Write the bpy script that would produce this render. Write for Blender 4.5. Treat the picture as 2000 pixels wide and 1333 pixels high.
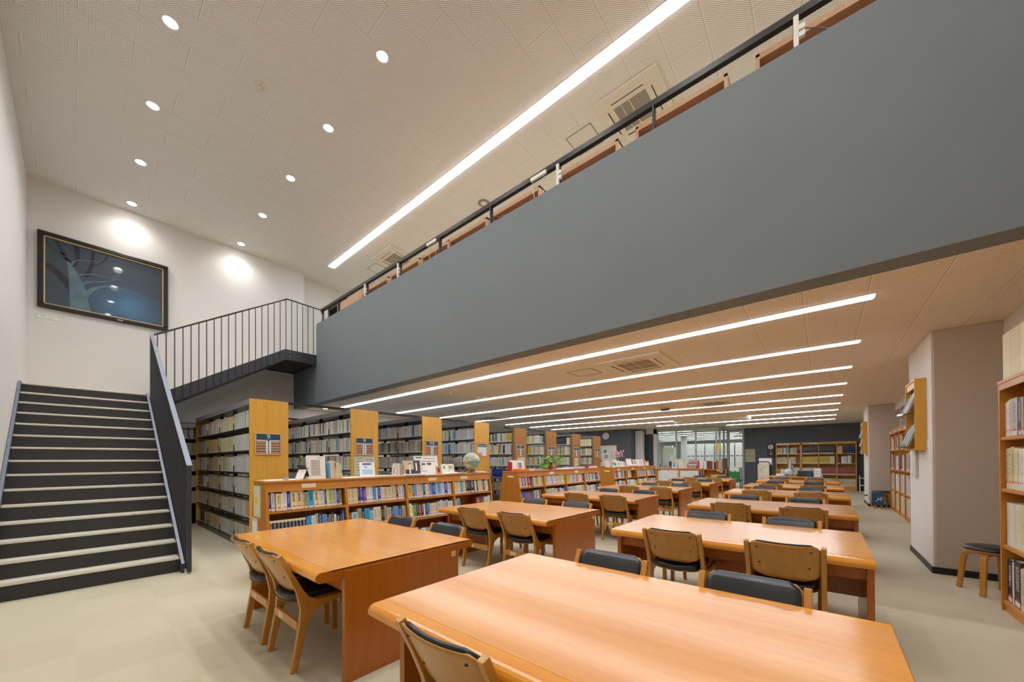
import bpy, math, random
import numpy as np
from mathutils import Vector, Matrix, Euler
R = math.radians
S = bpy.context.scene
COL = S.collection
for o in list(bpy.data.objects): bpy.data.objects.remove(o)

# ------------------------------------------------------------------ camera
def cam_basis(yaw, pitch, roll):
    cy, sy, cp, sp, cr, sr = math.cos(yaw), math.sin(yaw), math.cos(pitch), math.sin(pitch), math.cos(roll), math.sin(roll)
    fw = Vector((-sy*cp, cy*cp, sp)); r0 = Vector((cy, sy, 0)); u0 = r0.cross(fw)
    return fw, cr*r0 + sr*u0, -sr*r0 + cr*u0
fw, rt, up = cam_basis(R(40.1828), R(.36082), R(-.33679))
cam = bpy.data.cameras.new('camera'); camo = bpy.data.objects.new('camera', cam); COL.objects.link(camo)
camo.matrix_world = Matrix(((rt.x, up.x, -fw.x, 0), (rt.y, up.y, -fw.y, 0), (rt.z, up.z, -fw.z, 1.34), (0, 0, 0, 1)))
cam.sensor_width = 36; cam.sensor_fit = 'HORIZONTAL'
cam.lens = 718.753/2000*36
cam.shift_y = (895.648-666.5)/2000
cam.clip_start = .02; cam.clip_end = 100
S.camera = camo

# ------------------------------------------------------------------ world, exposure
W = bpy.data.worlds.new('world'); S.world = W; W.use_nodes = True
W.node_tree.nodes['Background'].inputs[0].default_value = (.85, .9, 1, 1)
W.node_tree.nodes['Background'].inputs[1].default_value = .3
S.view_settings.view_transform = 'Standard'; S.view_settings.look = 'None'
S.view_settings.gamma = 1; S.view_settings.use_curve_mapping = False
S.view_settings.exposure = 0.58
try:
    S.cycles.use_denoising = True; S.cycles.denoiser = 'OPENIMAGEDENOISE'
    S.cycles.max_bounces = 12; S.cycles.diffuse_bounces = 8; S.cycles.glossy_bounces = 4
    S.cycles.transmission_bounces = 6; S.cycles.sample_clamp_indirect = 6
    S.cycles.use_light_tree = True
except Exception: pass
STRIP_LOW, STRIP_HIGH, STRIP_OFFICE, DOWN_W, DISK = 11.2, 16.0, 12.0, 72.0, 36.0

# ------------------------------------------------------------------ materials
def lin(c):
    if isinstance(c, str): c = tuple(int(c[i:i+2], 16) for i in (0, 2, 4))
    return tuple(((x/255)/12.92 if x/255 <= .04045 else ((x/255+.055)/1.055)**2.4) for x in c) + (1,)
class NT:
    def __init__(s, name):
        s.m = bpy.data.materials.new(name); s.m.use_nodes = True; s.t = s.m.node_tree
        s.b = s.t.nodes['Principled BSDF']
    def n(s, typ, **k):
        x = s.t.nodes.new(typ)
        for a, v in k.items(): setattr(x, a, v)
        return x
    def l(s, a, b): s.t.links.new(a, b)
    def v(s, x, sock):
        if hasattr(x, 'is_linked') or hasattr(x, 'links'): s.l(x, sock)
        else: sock.default_value = x
    def math(s, op, a, b=0.0, c=None):
        x = s.n('ShaderNodeMath', operation=op); s.v(a, x.inputs[0]); s.v(b, x.inputs[1])
        if c is not None: s.v(c, x.inputs[2])
        return x.outputs[0]
    def mix(s, f, a, b):
        x = s.n('ShaderNodeMix', data_type='RGBA'); s.v(f, x.inputs[0]); s.v(a, x.inputs[6]); s.v(b, x.inputs[7])
        return x.outputs[2]
    def obj(s, scale=(1, 1, 1)):
        t = s.n('ShaderNodeTexCoord'); m = s.n('ShaderNodeMapping'); m.inputs['Scale'].default_value = scale
        s.l(t.outputs['Object'], m.inputs['Vector']); return m.outputs[0]
    def noise(s, vec, scale, detail=3, rough=.5):
        x = s.n('ShaderNodeTexNoise'); s.l(vec, x.inputs['Vector']); x.inputs['Scale'].default_value = scale
        x.inputs['Detail'].default_value = detail; x.inputs['Roughness'].default_value = rough; return x.outputs[0]
    def set(s, **k):
        for a, v in k.items():
            nm = {'rough': 'Roughness', 'metal': 'Metallic', 'coat': 'Coat Weight', 'coatr': 'Coat Roughness', 'spec': 'Specular IOR Level',
                  'emit': 'Emission Strength', 'ior': 'IOR', 'trans': 'Transmission Weight', 'alpha': 'Alpha'}[a]
            s.v(v, s.b.inputs[nm])
        return s
def plain(name, c, rough=.6, var=0.0, vs=6, **k):
    t = NT(name); c = lin(c)
    if var:
        f = t.noise(t.obj(), vs, 4)
        d = tuple(x*(1-var) for x in c[:3])+(1,); e = tuple(min(1, x*(1+var)) for x in c[:3])+(1,)
        t.l(t.mix(f, d, e), t.b.inputs['Base Color'])
    else: t.b.inputs['Base Color'].default_value = c
    t.set(rough=rough, **k); return t.m
def wood(name, c1, c2, axis='x', rough=.4, coat=0, coatr=.1, fine=60, **k):
    t = NT(name); sc = {'x': (1, 14, 14), 'y': (14, 1, 14), 'z': (14, 14, .8)}[axis]
    a = t.noise(t.obj(sc), 1.6, 5, .6); b = t.noise(t.obj(tuple(x*5 for x in sc)), 3, 3, .6)
    big = t.noise(t.obj(), 1.2, 2)
    f = t.math('ADD', t.math('MULTIPLY', a, .55), t.math('ADD', t.math('MULTIPLY', b, .3), t.math('MULTIPLY', big, .25)))
    f = t.math('MULTIPLY_ADD', f, 2.2, -.65)
    x = t.n('ShaderNodeClamp'); t.l(f, x.inputs[0])
    t.l(t.mix(x.outputs[0], lin(c1), lin(c2)), t.b.inputs['Base Color'])
    t.set(rough=rough, coat=coat, coatr=coatr, **k); return t.m
def emis(name, c, st):
    t = NT(name); t.b.inputs['Base Color'].default_value = (.8, .8, .8, 1)
    t.b.inputs['Emission Color'].default_value = lin(c); t.set(emit=st, rough=.5); return t.m
M = {}
M['top'] = wood('table_top_veneer', (204, 124, 26), (228, 160, 58), 'x', .5, .9, .16)
M['edge'] = wood('table_edging_wood', (210, 130, 14), (232, 158, 34), 'x', .25, .5, .12)
M['panel'] = wood('table_panel_wood', (150, 78, 6), (180, 104, 16), 'z', .35, .25, .15)
M['chair'] = wood('chair_plywood', (164, 108, 32), (200, 144, 62), 'z', .35, .2, .2)
M['chairlight'] = wood('chair_frame_wood', (172, 114, 36), (204, 148, 66), 'z', .35, .2, .2)
M['amber'] = wood('amber_end_panel_wood', (206, 150, 50), (226, 176, 76), 'z', .4, .1, .2)
M['brown'] = wood('brown_end_panel_wood', (146, 96, 36), (178, 122, 54), 'z', .45)
M['case'] = wood('bookcase_wood', (184, 114, 36), (212, 146, 58), 'y', .42, .1, .2)
M['casev'] = wood('bookcase_upright_wood', (176, 108, 30), (208, 140, 50), 'z', .42, .1, .2)
M['casex'] = wood('wall_bookcase_wood', (190, 140, 62), (220, 172, 94), 'x', .45)
M['carrel'] = wood('carrel_wood', (200, 156, 118), (224, 182, 146), 'z', .45)
M['dwood'] = plain('dark_brown_wood', (60, 46, 34), .45, .2, 9)
M['pad'] = plain('black_vinyl', (25, 28, 38), .3, spec=.6)
M['screw'] = plain('dark_screw', (30, 28, 28), .4)
M['wall'] = plain('warm_white_plaster', (222, 219, 215), .85, .02, 40)
M['wallg'] = plain('grey_beige_wallcovering', (198, 187, 175), .85, .04, 90)
M['white'] = plain('white_paint', (232, 230, 226), .6)
M['blue'] = plain('blue_grey_plaster', (114, 123, 129), .75, .05, 2.5)
M['dark'] = plain('charcoal_paint', (94, 100, 108), .8, .05, 20)
M['steel'] = plain('dark_stair_steel', (56, 56, 62), .42, .08, 20)
M['riser'] = plain('charcoal_riser', (52, 51, 52), .7, .1, 30)
M['cap'] = plain('worn_steel_cap_and_lit_edge', (124, 131, 146), .42, .12, 30, metal=.3)  # handrail steel; also paints the light on the stringers' top edges
M['tread'] = plain('tread_carpet', (212, 209, 194), .95, .15, 120)
M['nose'] = plain('aluminium_nosing', (222, 216, 204), .3, 0, metal=.35)
M['black'] = plain('black_metal', (26, 26, 28), .45)
M['gmetal'] = plain('grey_metal', (120, 114, 104), .5)
M['silver'] = plain('silver_metal', (168, 172, 180), .32, 0, metal=.5)
M['plastic'] = plain('white_plastic', (225, 222, 214), .4)
M['cream'] = plain('cream_plastic', (224, 217, 203), .5)
M['vent'] = plain('vent_grille', (150, 142, 130), .7)
M['paper'] = plain('white_paper', (236, 236, 236), .8)
M['paperc'] = plain('cream_paper', (226, 216, 188), .8)
M['pages'] = plain('book_pages', (214, 204, 180), .85, .1, 60)
M['teal'] = plain('teal_sign', (20, 78, 92), .5)
M['signw'] = plain('sign_white_strip', (225, 230, 236), .5)
M['signb'] = plain('sign_brown_strip', (190, 140, 96), .5)
M['green'] = plain('green_plastic', (30, 120, 70), .5)
M['lgreen'] = plain('pale_green_card', (160, 214, 160), .8)
M['red'] = plain('red_plastic', (200, 40, 40), .5)
M['orange'] = plain('orange_cover', (238, 128, 28), .5)
M['bluec'] = plain('blue_cover', (30, 70, 150), .5)
M['yellow'] = plain('yellow_card', (230, 205, 50), .6)
M['pink'] = plain('pink_paper', (230, 190, 195), .8)
M['gold'] = plain('gold_fillet', (226, 200, 140), .4, 0, metal=.2)
M['frame'] = plain('black_brown_frame', (30, 24, 22), .35)
M['bin'] = plain('blue_bin', (30, 82, 122), .6)
M['terra'] = plain('terracotta', (205, 120, 74), .7)
M['leaf'] = plain('leaf_green', (96, 170, 40), .5, .25, 30)
M['stem'] = plain('stem_green', (110, 130, 60), .6)
M['petal'] = plain('pink_petals', (222, 176, 196), .8)
M['grey'] = plain('mid_grey_plastic', (120, 122, 126), .5)
M['screen'] = plain('white_casing', (205, 210, 216), .4)
M['dgrey'] = plain('dark_grey_plastic', (50, 52, 58), .4)
M['strip'] = emis('light_strip_diffuser', (242, 248, 255), STRIP_LOW)
M['striph'] = emis('high_light_strip_diffuser', (240, 247, 255), STRIP_HIGH)
M['stripo'] = emis('office_light_strip_diffuser', (250, 252, 255), STRIP_OFFICE)
M['disk'] = emis('downlight_lens', (255, 252, 246), DISK)
M['gap'] = plain('dark_joint', (70, 62, 52), .9)
def glass(name, tint=(235, 245, 245), rough=0.02):
    t = NT(name); t.b.inputs['Base Color'].default_value = lin(tint); t.set(rough=rough, trans=1.0, ior=1.05, spec=.3); return t.m
M['glass'] = glass('clear_glass')
M['acryl'] = glass('clear_acrylic', (240, 245, 248), .05)
M['holder'] = plain('translucent_holder', (196, 200, 204), .25, 0)

def carpet():
    t = NT('carpet_tiles'); tc = t.obj(); sep = t.n('ShaderNodeSeparateXYZ'); t.l(tc, sep.inputs[0])
    ix = t.math('FLOOR', t.math('DIVIDE', sep.outputs[0], .5)); iy = t.math('FLOOR', t.math('DIVIDE', sep.outputs[1], .5))
    cb = t.n('ShaderNodeCombineXYZ'); t.l(ix, cb.inputs[0]); t.l(iy, cb.inputs[1])
    wn = t.n('ShaderNodeTexWhiteNoise'); t.l(cb.outputs[0], wn.inputs[0])
    chk = t.math('PINGPONG', t.math('ADD', ix, iy), 1.0)
    f = t.math('ADD', t.math('MULTIPLY', chk, .3), t.math('MULTIPLY', wn.outputs[0], .4))
    base = t.mix(f, lin((192, 185, 162)), lin((201, 194, 172)))
    sp = t.noise(t.obj(), 260, 3, .7)
    sp = t.math('MULTIPLY_ADD', sp, .9, .55)
    m = t.n('ShaderNodeMix', data_type='RGBA', blend_type='MULTIPLY'); m.inputs[0].default_value = .7
    t.l(base, m.inputs[6]); t.l(sp, m.inputs[7]); t.l(m.outputs[2], t.b.inputs['Base Color'])
    bp = t.n('ShaderNodeBump'); bp.inputs['Strength'].default_value = .25; bp.inputs['Distance'].default_value = .004
    t.l(t.noise(t.obj(), 320, 2), bp.inputs['Height']); t.l(bp.outputs[0], t.b.inputs['Normal'])
    t.set(rough=.95, spec=.1); return t.m
M['carpet'] = carpet()
def perforated(name, c, hole):
    """painted board 0.45 x 0.91 m, staggered round holes and butt joints"""
    t = NT(name); sep = t.n('ShaderNodeSeparateXYZ'); t.l(t.obj(), sep.inputs[0]); X, Y = sep.outputs[0], sep.outputs[1]
    p = .0265
    def dots(off, r):
        a = t.math('SUBTRACT', t.math('FRACT', t.math('MULTIPLY_ADD', X, 1/p, off)), .5)
        b = t.math('SUBTRACT', t.math('FRACT', t.math('MULTIPLY_ADD', Y, 1/p, off)), .5)
        d = t.math('SQRT', t.math('ADD', t.math('MULTIPLY', a, a), t.math('MULTIPLY', b, b)))
        return t.math('LESS_THAN', d, r)
    h = t.math('MAXIMUM', dots(.25, .18), dots(.75, .15))
    xs = t.math('DIVIDE', t.math('ADD', X, .135), .45)
    fx = t.math('FRACT', xs); seam = t.math('LESS_THAN', fx, .012)
    off = t.math('MULTIPLY', t.math('PINGPONG', t.math('FLOOR', xs), 1.0), .5)
    fy = t.math('FRACT', t.math('ADD', t.math('DIVIDE', Y, .91), off)); seam2 = t.math('LESS_THAN', fy, .005)
    edge = t.math('MAXIMUM', t.math('LESS_THAN', fx, .03), t.math('LESS_THAN', fy, .014))
    h = t.math('MULTIPLY', h, t.math('SUBTRACT', 1.0, edge))
    f = t.math('MAXIMUM', h, t.math('MULTIPLY', t.math('MAXIMUM', seam, seam2), .7))
    t.l(t.mix(f, lin(c), lin(hole)), t.b.inputs['Base Color']); t.set(rough=.85, spec=.2); return t.m
M['ceil'] = perforated('perforated_ceiling_board', (242, 239, 236), (112, 102, 90))
M['ceill'] = perforated('perforated_lower_ceiling_board', (240, 232, 219), (140, 118, 92))
M['ceilo'] = plain('office_ceiling_board', (196, 196, 192), .8)

def book_mats(kind):
    """cover + spine materials; colour comes from the object colour or, for the mass of books, a colour attribute"""
    out = []
    for part in ('cover', 'spine'):
        t = NT('book_%s_%s' % (part, kind))
        if kind == 'single':
            oi = t.n('ShaderNodeObjectInfo'); col = oi.outputs['Color']; al = oi.outputs['Alpha']
        else:
            at = t.n('ShaderNodeAttribute', attribute_name='Col'); col = at.outputs['Color']; al = at.outputs['Alpha']
        if part == 'spine':
            uv = t.n('ShaderNodeUVMap', uv_map='UVMap'); sp = t.n('ShaderNodeSeparateXYZ'); t.l(uv.outputs[0], sp.inputs[0])
            U, V = sp.outputs[0], sp.outputs[1]
            bw = t.n('ShaderNodeRGBToBW'); t.l(col, bw.inputs[0])
            ink = t.mix(t.math('GREATER_THAN', bw.outputs[0], .22), lin((226, 222, 206)), lin((38, 38, 46)))
            cb = t.n('ShaderNodeCombineXYZ'); t.l(t.math('MULTIPLY', U, 3.2), cb.inputs[0]); t.l(t.math('MULTIPLY', V, 34), cb.inputs[1])
            t.l(t.math('MULTIPLY', bw.outputs[0], 531.7), cb.inputs[2])
            nz = t.noise(cb.outputs[0], 1.9, 2, .6)
            g = t.math('GREATER_THAN', nz, .52)
            band = t.math('MULTIPLY', t.math('LESS_THAN', t.math('ABSOLUTE', t.math('SUBTRACT', U, .5)), .24),
                          t.math('LESS_THAN', t.math('ABSOLUTE', t.math('SUBTRACT', V, .62)), .26))
            c = t.mix(t.math('MULTIPLY', g, t.math('MULTIPLY', band, t.math('SUBTRACT', t.math('MULTIPLY_ADD', t.math('GREATER_THAN', al, .6), .5, .3), t.math('MULTIPLY', t.math('GREATER_THAN', al, .95), .8)))), col, ink)
            lab = t.math('MULTIPLY', t.math('LESS_THAN', t.math('ABSOLUTE', t.math('SUBTRACT', V, .075)), .055),
                         t.math('LESS_THAN', t.math('ABSOLUTE', t.math('SUBTRACT', U, .5)), .38))
            c = t.mix(t.math('MULTIPLY', lab, t.math('GREATER_THAN', al, .4)), c, lin((222, 222, 214)))
            a = t.math('MULTIPLY', t.math('SUBTRACT', U, .5), 2.4); b = t.math('MULTIPLY', t.math('SUBTRACT', V, .17), 18)
            dot = t.math('LESS_THAN', t.math('ADD', t.math('MULTIPLY', a, a), t.math('MULTIPLY', b, b)), .32)
            col = t.mix(t.math('MULTIPLY', dot, t.math('GREATER_THAN', al, .8)), c, lin((214, 66, 48)))
        t.l(col, t.b.inputs['Base Color']); t.set(rough=.45); out.append(t.m)
    return out
BOOK1 = book_mats('single') + [M['pages']]
BOOKS = book_mats('mass') + [M['pages']]

# ------------------------------------------------------------------ mesh helpers
class MB:
    def __init__(s): s.v, s.f, s.m = [], [], []
    def quad(s, *p, m=0):
        b = len(s.v); s.v += [tuple(q) for q in p]; s.f.append(tuple(range(b, b+len(p)))); s.m.append(m); return s
    def box(s, x0, x1, y0, y1, z0, z1, m=0):
        return s.hexa([(x0, y0, z0), (x1, y0, z0), (x1, y1, z0), (x0, y1, z0), (x0, y0, z1), (x1, y0, z1), (x1, y1, z1), (x0, y1, z1)], m)
    def hexa(s, p, m=0):
        b = len(s.v); s.v += [tuple(q) for q in p]
        for q in ((0, 3, 2, 1), (4, 5, 6, 7), (0, 1, 5, 4), (1, 2, 6, 5), (2, 3, 7, 6), (3, 0, 4, 7)):
            s.f.append(tuple(b+i for i in q)); s.m.append(m)
        return s
    def prism(s, pts, off, m=0):
        b = len(s.v); n = len(pts); off = Vector(off)
        s.v += [tuple(p) for p in pts] + [tuple(Vector(p)+off) for p in pts]
        s.f.append(tuple(b+i for i in range(n))); s.f.append(tuple(b+n+i for i in reversed(range(n))))
        for i in range(n): j = (i+1) % n; s.f.append((b+i, b+n+i, b+n+j, b+j))
        s.m += [m]*(n+2); return s
    def cyl(s, p0, p1, r0, r1=None, n=16, m=0, cap=True):
        p0, p1 = Vector(p0), Vector(p1); r1 = r0 if r1 is None else r1
        d = (p1-p0).normalized(); a = d.orthogonal().normalized(); c = d.cross(a); b = len(s.v)
        for p, r in ((p0, r0), (p1, r1)):
            for i in range(n):
                t = 2*math.pi*i/n; s.v.append(tuple(p+a*math.cos(t)*r+c*math.sin(t)*r))
        for i in range(n): j = (i+1) % n; s.f.append((b+i, b+j, b+n+j, b+n+i)); s.m.append(m)
        if cap:
            s.f.append(tuple(b+i for i in reversed(range(n)))); s.f.append(tuple(b+n+i for i in range(n))); s.m += [m, m]
        return s
    def tube(s, pts, r, n=8, m=0):
        for a, b in zip(pts[:-1], pts[1:]): s.cyl(a, b, r, r, n, m)
        return s
    def lathe(s, prof, c=(0, 0, 0), n=24, m=0):
        b = len(s.v); c = Vector(c); k = len(prof)
        for r, z in prof:
            for i in range(n): t = 2*math.pi*i/n; s.v.append((c.x+r*math.cos(t), c.y+r*math.sin(t), c.z+z))
        for a in range(k-1):
            for i in range(n): j = (i+1) % n; s.f.append((b+a*n+i, b+a*n+j, b+(a+1)*n+j, b+(a+1)*n+i)); s.m.append(m)
        s.f.append(tuple(b+i for i in reversed(range(n)))); s.f.append(tuple(b+(k-1)*n+i for i in range(n))); s.m += [m, m]; return s
    def sphere(s, c, r, n=20, k=12, m=0):
        return s.lathe([(max(1e-4, r*math.sin(math.pi*i/k)), -r*math.cos(math.pi*i/k)) for i in range(k+1)], c, n, m)
def tag(o, label=None, cat=None, group=None, kind=None):
    if label: o['label'] = label
    if cat: o['category'] = cat
    if group: o['group'] = group
    if kind: o['kind'] = kind
    return o
def build(name, mb, mats, parent=None, loc=None, rot=None, bevel=0, smooth=False, segs=2):
    me = bpy.data.meshes.new(name); me.from_pydata(mb.v, [], mb.f); mats = mats if isinstance(mats, (list, tuple)) else [mats]
    for m in mats: me.materials.append(m)
    if len(mats) > 1:
        for p, i in zip(me.polygons, mb.m): p.material_index = i
    if smooth:
        for p in me.polygons: p.use_smooth = True
    o = bpy.data.objects.new(name, me); COL.objects.link(o)
    if parent: o.parent = parent
    if loc: o.location = loc
    if rot: o.rotation_euler = rot
    if bevel:
        b = o.modifiers.new('bevel', 'BEVEL'); b.width = bevel; b.segments = segs; b.limit_method = 'ANGLE'; b.angle_limit = R(40)
        if not smooth:
            for p in me.polygons: p.use_smooth = False
    return o
def thing(name, label, cat, loc=(0, 0, 0), rz=0, group=None):
    o = bpy.data.objects.new(name, None); COL.objects.link(o); o.location = loc; o.rotation_euler = (0, 0, rz); o.empty_display_size = .1
    return tag(o, label, cat, group)
def single(name, mb, mats, label, cat, group=None, **k): return tag(build(name, mb, mats, **k), label, cat, group)
def struct(name, mb, mats, **k):
    o = build(name, mb, mats, **k)
    if not k.get('parent'): o['kind'] = 'structure'
    return o
def bx(*a): return MB().box(*a)
def tree(root):
    kids = {}
    for o in COL.objects:
        if o.parent: kids.setdefault(o.parent.name, []).append(o)
    def rec(o): return (o, [rec(c) for c in kids.get(o.name, [])])
    return rec(root)
def dup(tr, loc, rz=None, label=None, group=None):
    def rec(t, par):
        c = t[0].copy(); COL.objects.link(c)
        if par: c.parent = par
        for k in t[1]: rec(k, c)
        return c
    r = rec(tr, None); r.location = loc
    if rz is not None: r.rotation_euler = (0, 0, rz)
    if label: r['label'] = label
    if group: r['group'] = group
    return r
_dg = None
def text(name, body, size, mat, parent=None, loc=(0, 0, 0), rot=(0, 0, 0), align='CENTER', ext=.001, spacing=1.0):
    cu = bpy.data.curves.new(name, 'FONT'); cu.body = body; cu.size = size; cu.align_x = align; cu.align_y = 'CENTER'; cu.extrude = ext
    cu.resolution_u = 2; cu.space_line = spacing
    tmp = bpy.data.objects.new(name+'_tmp', cu); COL.objects.link(tmp); bpy.context.view_layer.update()
    me = bpy.data.meshes.new_from_object(tmp.evaluated_get(bpy.context.evaluated_depsgraph_get()))
    bpy.data.objects.remove(tmp); bpy.data.curves.remove(cu)
    me.materials.clear(); me.materials.append(mat); o = bpy.data.objects.new(name, me); COL.objects.link(o)
    o.location = loc; o.rotation_euler = rot
    if parent: o.parent = parent
    return o
ORD = ['first', 'second', 'third', 'fourth', 'fifth', 'sixth', 'seventh', 'eighth', 'ninth', 'tenth', 'eleventh', 'twelfth', 'thirteenth', 'fourteenth',
       'fifteenth', 'sixteenth', 'seventeenth', 'eighteenth', 'nineteenth', 'twentieth', 'twenty-first', 'twenty-second', 'twenty-third', 'twenty-fourth', 'twenty-fifth', 'twenty-sixth', 'twenty-seventh', 'twenty-eighth']

# ------------------------------------------------------------------ building shell
XP, XW, XR, YL, YB = -10.85, -11.2, 1.6, -.58, 3.77
ZC, ZL, ZU, ZF = 2.83, 6.52, 3.97, 0
struct('floor', bx(-11.6, 1.9, -.8, 36.8, -.2, 0), M['carpet'])
struct('wall_left', bx(-11.4, 1.8, YL-.2, YL, 0, 6.7), M['wall'])
struct('wall_picture', bx(-11.4, XP, YL, 4.03, 0, 6.7), M['wall'])
struct('wall_far', bx(-11.4, XW, 4.03, 17.3, 0, 6.7), M['wall'])
struct('wall_right', bx(XR, XR+.2, YL-.2, 21.1, 0, 6.7), M['wallg'])
struct('wall_upper_back', bx(-11.4, 1.8, 12.0, 12.2, 3.97, 6.7), M['wall'])
struct('ceiling', bx(-11.5, 1.9, -.8, 12.2, ZL, ZL+.2), M['ceil'])
struct('ceiling_lower', bx(-11.2, 1.6, 4.0, 17.3, ZC, ZC+.15), M['ceill'])
struct('ceiling_lower_back', bx(-7.1, 1.6, 17.3, 20.95, ZC, ZC+.15), M['ceill'])
struct('floor_upper', bx(-11.2, 1.6, 3.95, 12.1, 3.8, ZU), M['carpet'])
struct('wall_balcony', MB().box(-9.4, XR, YB, 3.95, 2.77, 4.69).box(XP, -9.4, YB, 3.95, 2.77, 3.95).box(XP, XR, 3.95, 4.0, 2.77, 3.8), M['blue'])
# columns on the window side
for i, (a, b) in enumerate(((6.44, 7.86), (14.28, 15.7))):
    mb = bx(.97, XR+.01, a, b, 0, ZC+.01); mb.m = [1, 1, 1, 1, 1, 0]
    struct('wall_column_%d' % (i+1), mb, [M['wall'], M['wallg']], bevel=.03)
    struct('baseboard_column_%d' % (i+1), bx(.962, XR, a-.008, b+.008, 0, .075), M['black'])
struct('baseboard_right', MB().box(XR-.012, XR, .0, 6.4, 0, .075).box(XR-.012, XR, 7.9, 14.2, 0, .075).box(XR-.012, XR, 15.75, 20.9, 0, .075), M['black'])
struct('trim_1', MB().box(XR-.1, XR, 4.0, 6.44, 2.62, ZC).box(XR-.1, XR, 7.86, 14.28, 2.62, ZC), M['wall'])
# window strip high in the window side wall
w = struct('window_1', MB().box(XR-.03, XR+.0, 8.3, 13.9, 2.1, 2.62), M['grey'])
build('window_pane', bx(XR-.036, XR-.03, 8.35, 13.85, 2.13, 2.6), plain('dusk_glass', (150, 170, 190), .15), parent=w)
for k in range(5): build('mullion', bx(XR-.05, XR-.03, 8.3+k*1.385, 8.36+k*1.385, 2.1, 2.62), M['wall'], parent=w)
# dark rear walls
struct('wall_clock', bx(-11.2, -7.05, 17.2, 17.4, 0, ZC), M['dark'])
struct('wall_return', bx(-7.25, -7.05, 17.4, 18.7, 0, ZC), M['dark'])
struct('wall_door', bx(-7.05, -6.3, 18.5, 18.7, 0, ZC), M['dark'])
struct('wall_pier', bx(-7.03, -6.68, 17.7, 17.98, 0, 2.76), M['wall'], bevel=.01)
struct('wall_back', bx(-2.9, XR+.2, 20.9, 21.1, 0, ZC+.1), M['dark'])
struct('baseboard_back', bx(-2.9, XR, 20.885, 20.9, 0, .07), M['black'])
struct('floor_office', bx(-11, 1.8, 21.1, 36.4, .001, .003), plain('office_floor', (196, 196, 178), .4))
struct('ceiling_office', MB().box(-11, -7.1, 17.4, 36.4, ZC, ZC+.1).box(-7.1, 1.8, 20.95, 36.4, ZC, ZC+.1), M['ceilo'])
struct('wall_office_back', bx(-11, 1.8, 36.2, 36.4, 0, ZC), M['white'])
struct('wall_office_left', bx(-11, -10.8, 17.4, 36.3, 0, ZC), M['white'])
struct('wall_office_right', bx(1.6, 1.8, 21.1, 36.3, 0, ZC), M['white'])
# glazed office partition
fr = plain('aluminium_frame', (176, 180, 182), .45)
g = struct('window_2', MB().box(-6.14, -3.56, 18.17, 18.23, 2.74, ZC).box(-6.14, -3.56, 18.17, 18.23, 0, .06).box(-3.61, -3.55, 18.2, 20.95, 2.74, ZC), fr)
for x in (-6.11, -5.25, -4.41, -3.58): build('mullion', bx(x-.028, x+.028, 18.165, 18.235, 0, 2.76), fr, parent=g)
for y in (18.9, 19.8, 20.7): build('mullion', bx(-3.62, -3.54, y-.028, y+.028, 0, 2.76), fr, parent=g)
for a, b in ((-6.08, -5.28), (-5.22, -4.44), (-4.38, -3.61)): build('pane', bx(a, b, 18.195, 18.205, .06, 2.74), M['glass'], parent=g)
for a, b in ((18.24, 18.87), (18.93, 19.77), (19.83, 20.67)): build('pane', bx(-3.585, -3.575, a, b, .06, 2.74), M['glass'], parent=g)
d = struct('door_1', MB().box(-3.6, -3.52, 20.86, 20.94, 0, ZC).box(-2.98, -2.9, 20.86, 20.94, 0, ZC).box(-3.52, -2.98, 20.86, 20.94, 2.7, ZC), fr)
d = struct('door_2', MB().box(-6.36, -6.3, 18.3, 18.5, 0, 2.6).box(-6.3, -6.14, 18.17, 18.24, 0, 2.83).box(-6.68, -6.14, 18.17, 18.24, 2.6, ZC), M['wall'])
build('door_leaf', bx(-6.68, -6.36, 18.45, 18.49, 0, 2.6), M['dark'], parent=d)

# ------------------------------------------------------------------ ceiling lights
def light_strip(x0, x1, y, z, w, mat, label, group, drop=.012):
    t = thing('ceiling_light_strip', label, 'light', ((x0+x1)/2, y, z), 0, group)
    L = (x1-x0)/2
    build('diffuser', bx(-L, L, -w/2, w/2, -drop, .03), mat, t)
    build('frame', MB().box(-L-.015, L+.015, -w/2-.012, -w/2, -.006, .03).box(-L-.015, L+.015, w/2, w/2+.012, -.006, .03)
          .box(-L-.015, -L, -w/2, w/2, -.006, .03).box(L, L+.015, -w/2, w/2, -.006, .03), M['white'], t)
    return t
for i in range(9):
    y = 4.7+i*1.69
    if i == 4: y = 11.5
    segs = [(-10.0, .366)] if i < 6 else [(-10.0, -4.4), (-1.96, .36)] if i == 6 else [(-5.57, .355)] if i == 7 else [(-3.18, .358)]
    for j, (a, b) in enumerate(segs):
        lab = '%s ceiling light strip counted from the balcony beam' % ORD[i] + ((', %s piece' % ('long', 'short')[j]) if len(segs) > 1 else '')
        light_strip(a, b, y, ZC, .12, M['strip'], lab, 'light strips under the lower ceiling')
light_strip(-9.94, 1.2, 4.37, ZL, .145, M['striph'], 'single long light strip on the high ceiling above the balcony', 'light strip on the high ceiling')
for i, y in enumerate((7.2, 9.8)):  # unseen strips added to brighten the high ceiling behind the balcony
    light_strip(-9.94, 1.2, y, ZL, .145, M['striph'], '%s added unseen ceiling light strip deeper over the balcony floor' % ORD[i], 'added light strips over the balcony floor')
for i, (x0, x1, y) in enumerate(((-10.2, -5.2, 20.7), (-8.6, -1.0, 22.4), (-10.2, -3.6, 24.1), (-9.0, 1.0, 25.8), (-10.2, -4.4, 27.5), (-9.5, 1.0, 29.2), (-10.2, 1.0, 30.9))):
    light_strip(x0, x1, y, ZC, .1, M['stripo'], '%s ceiling light strip inside the glazed office' % ORD[i], 'light strips in the office', .002)
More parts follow.
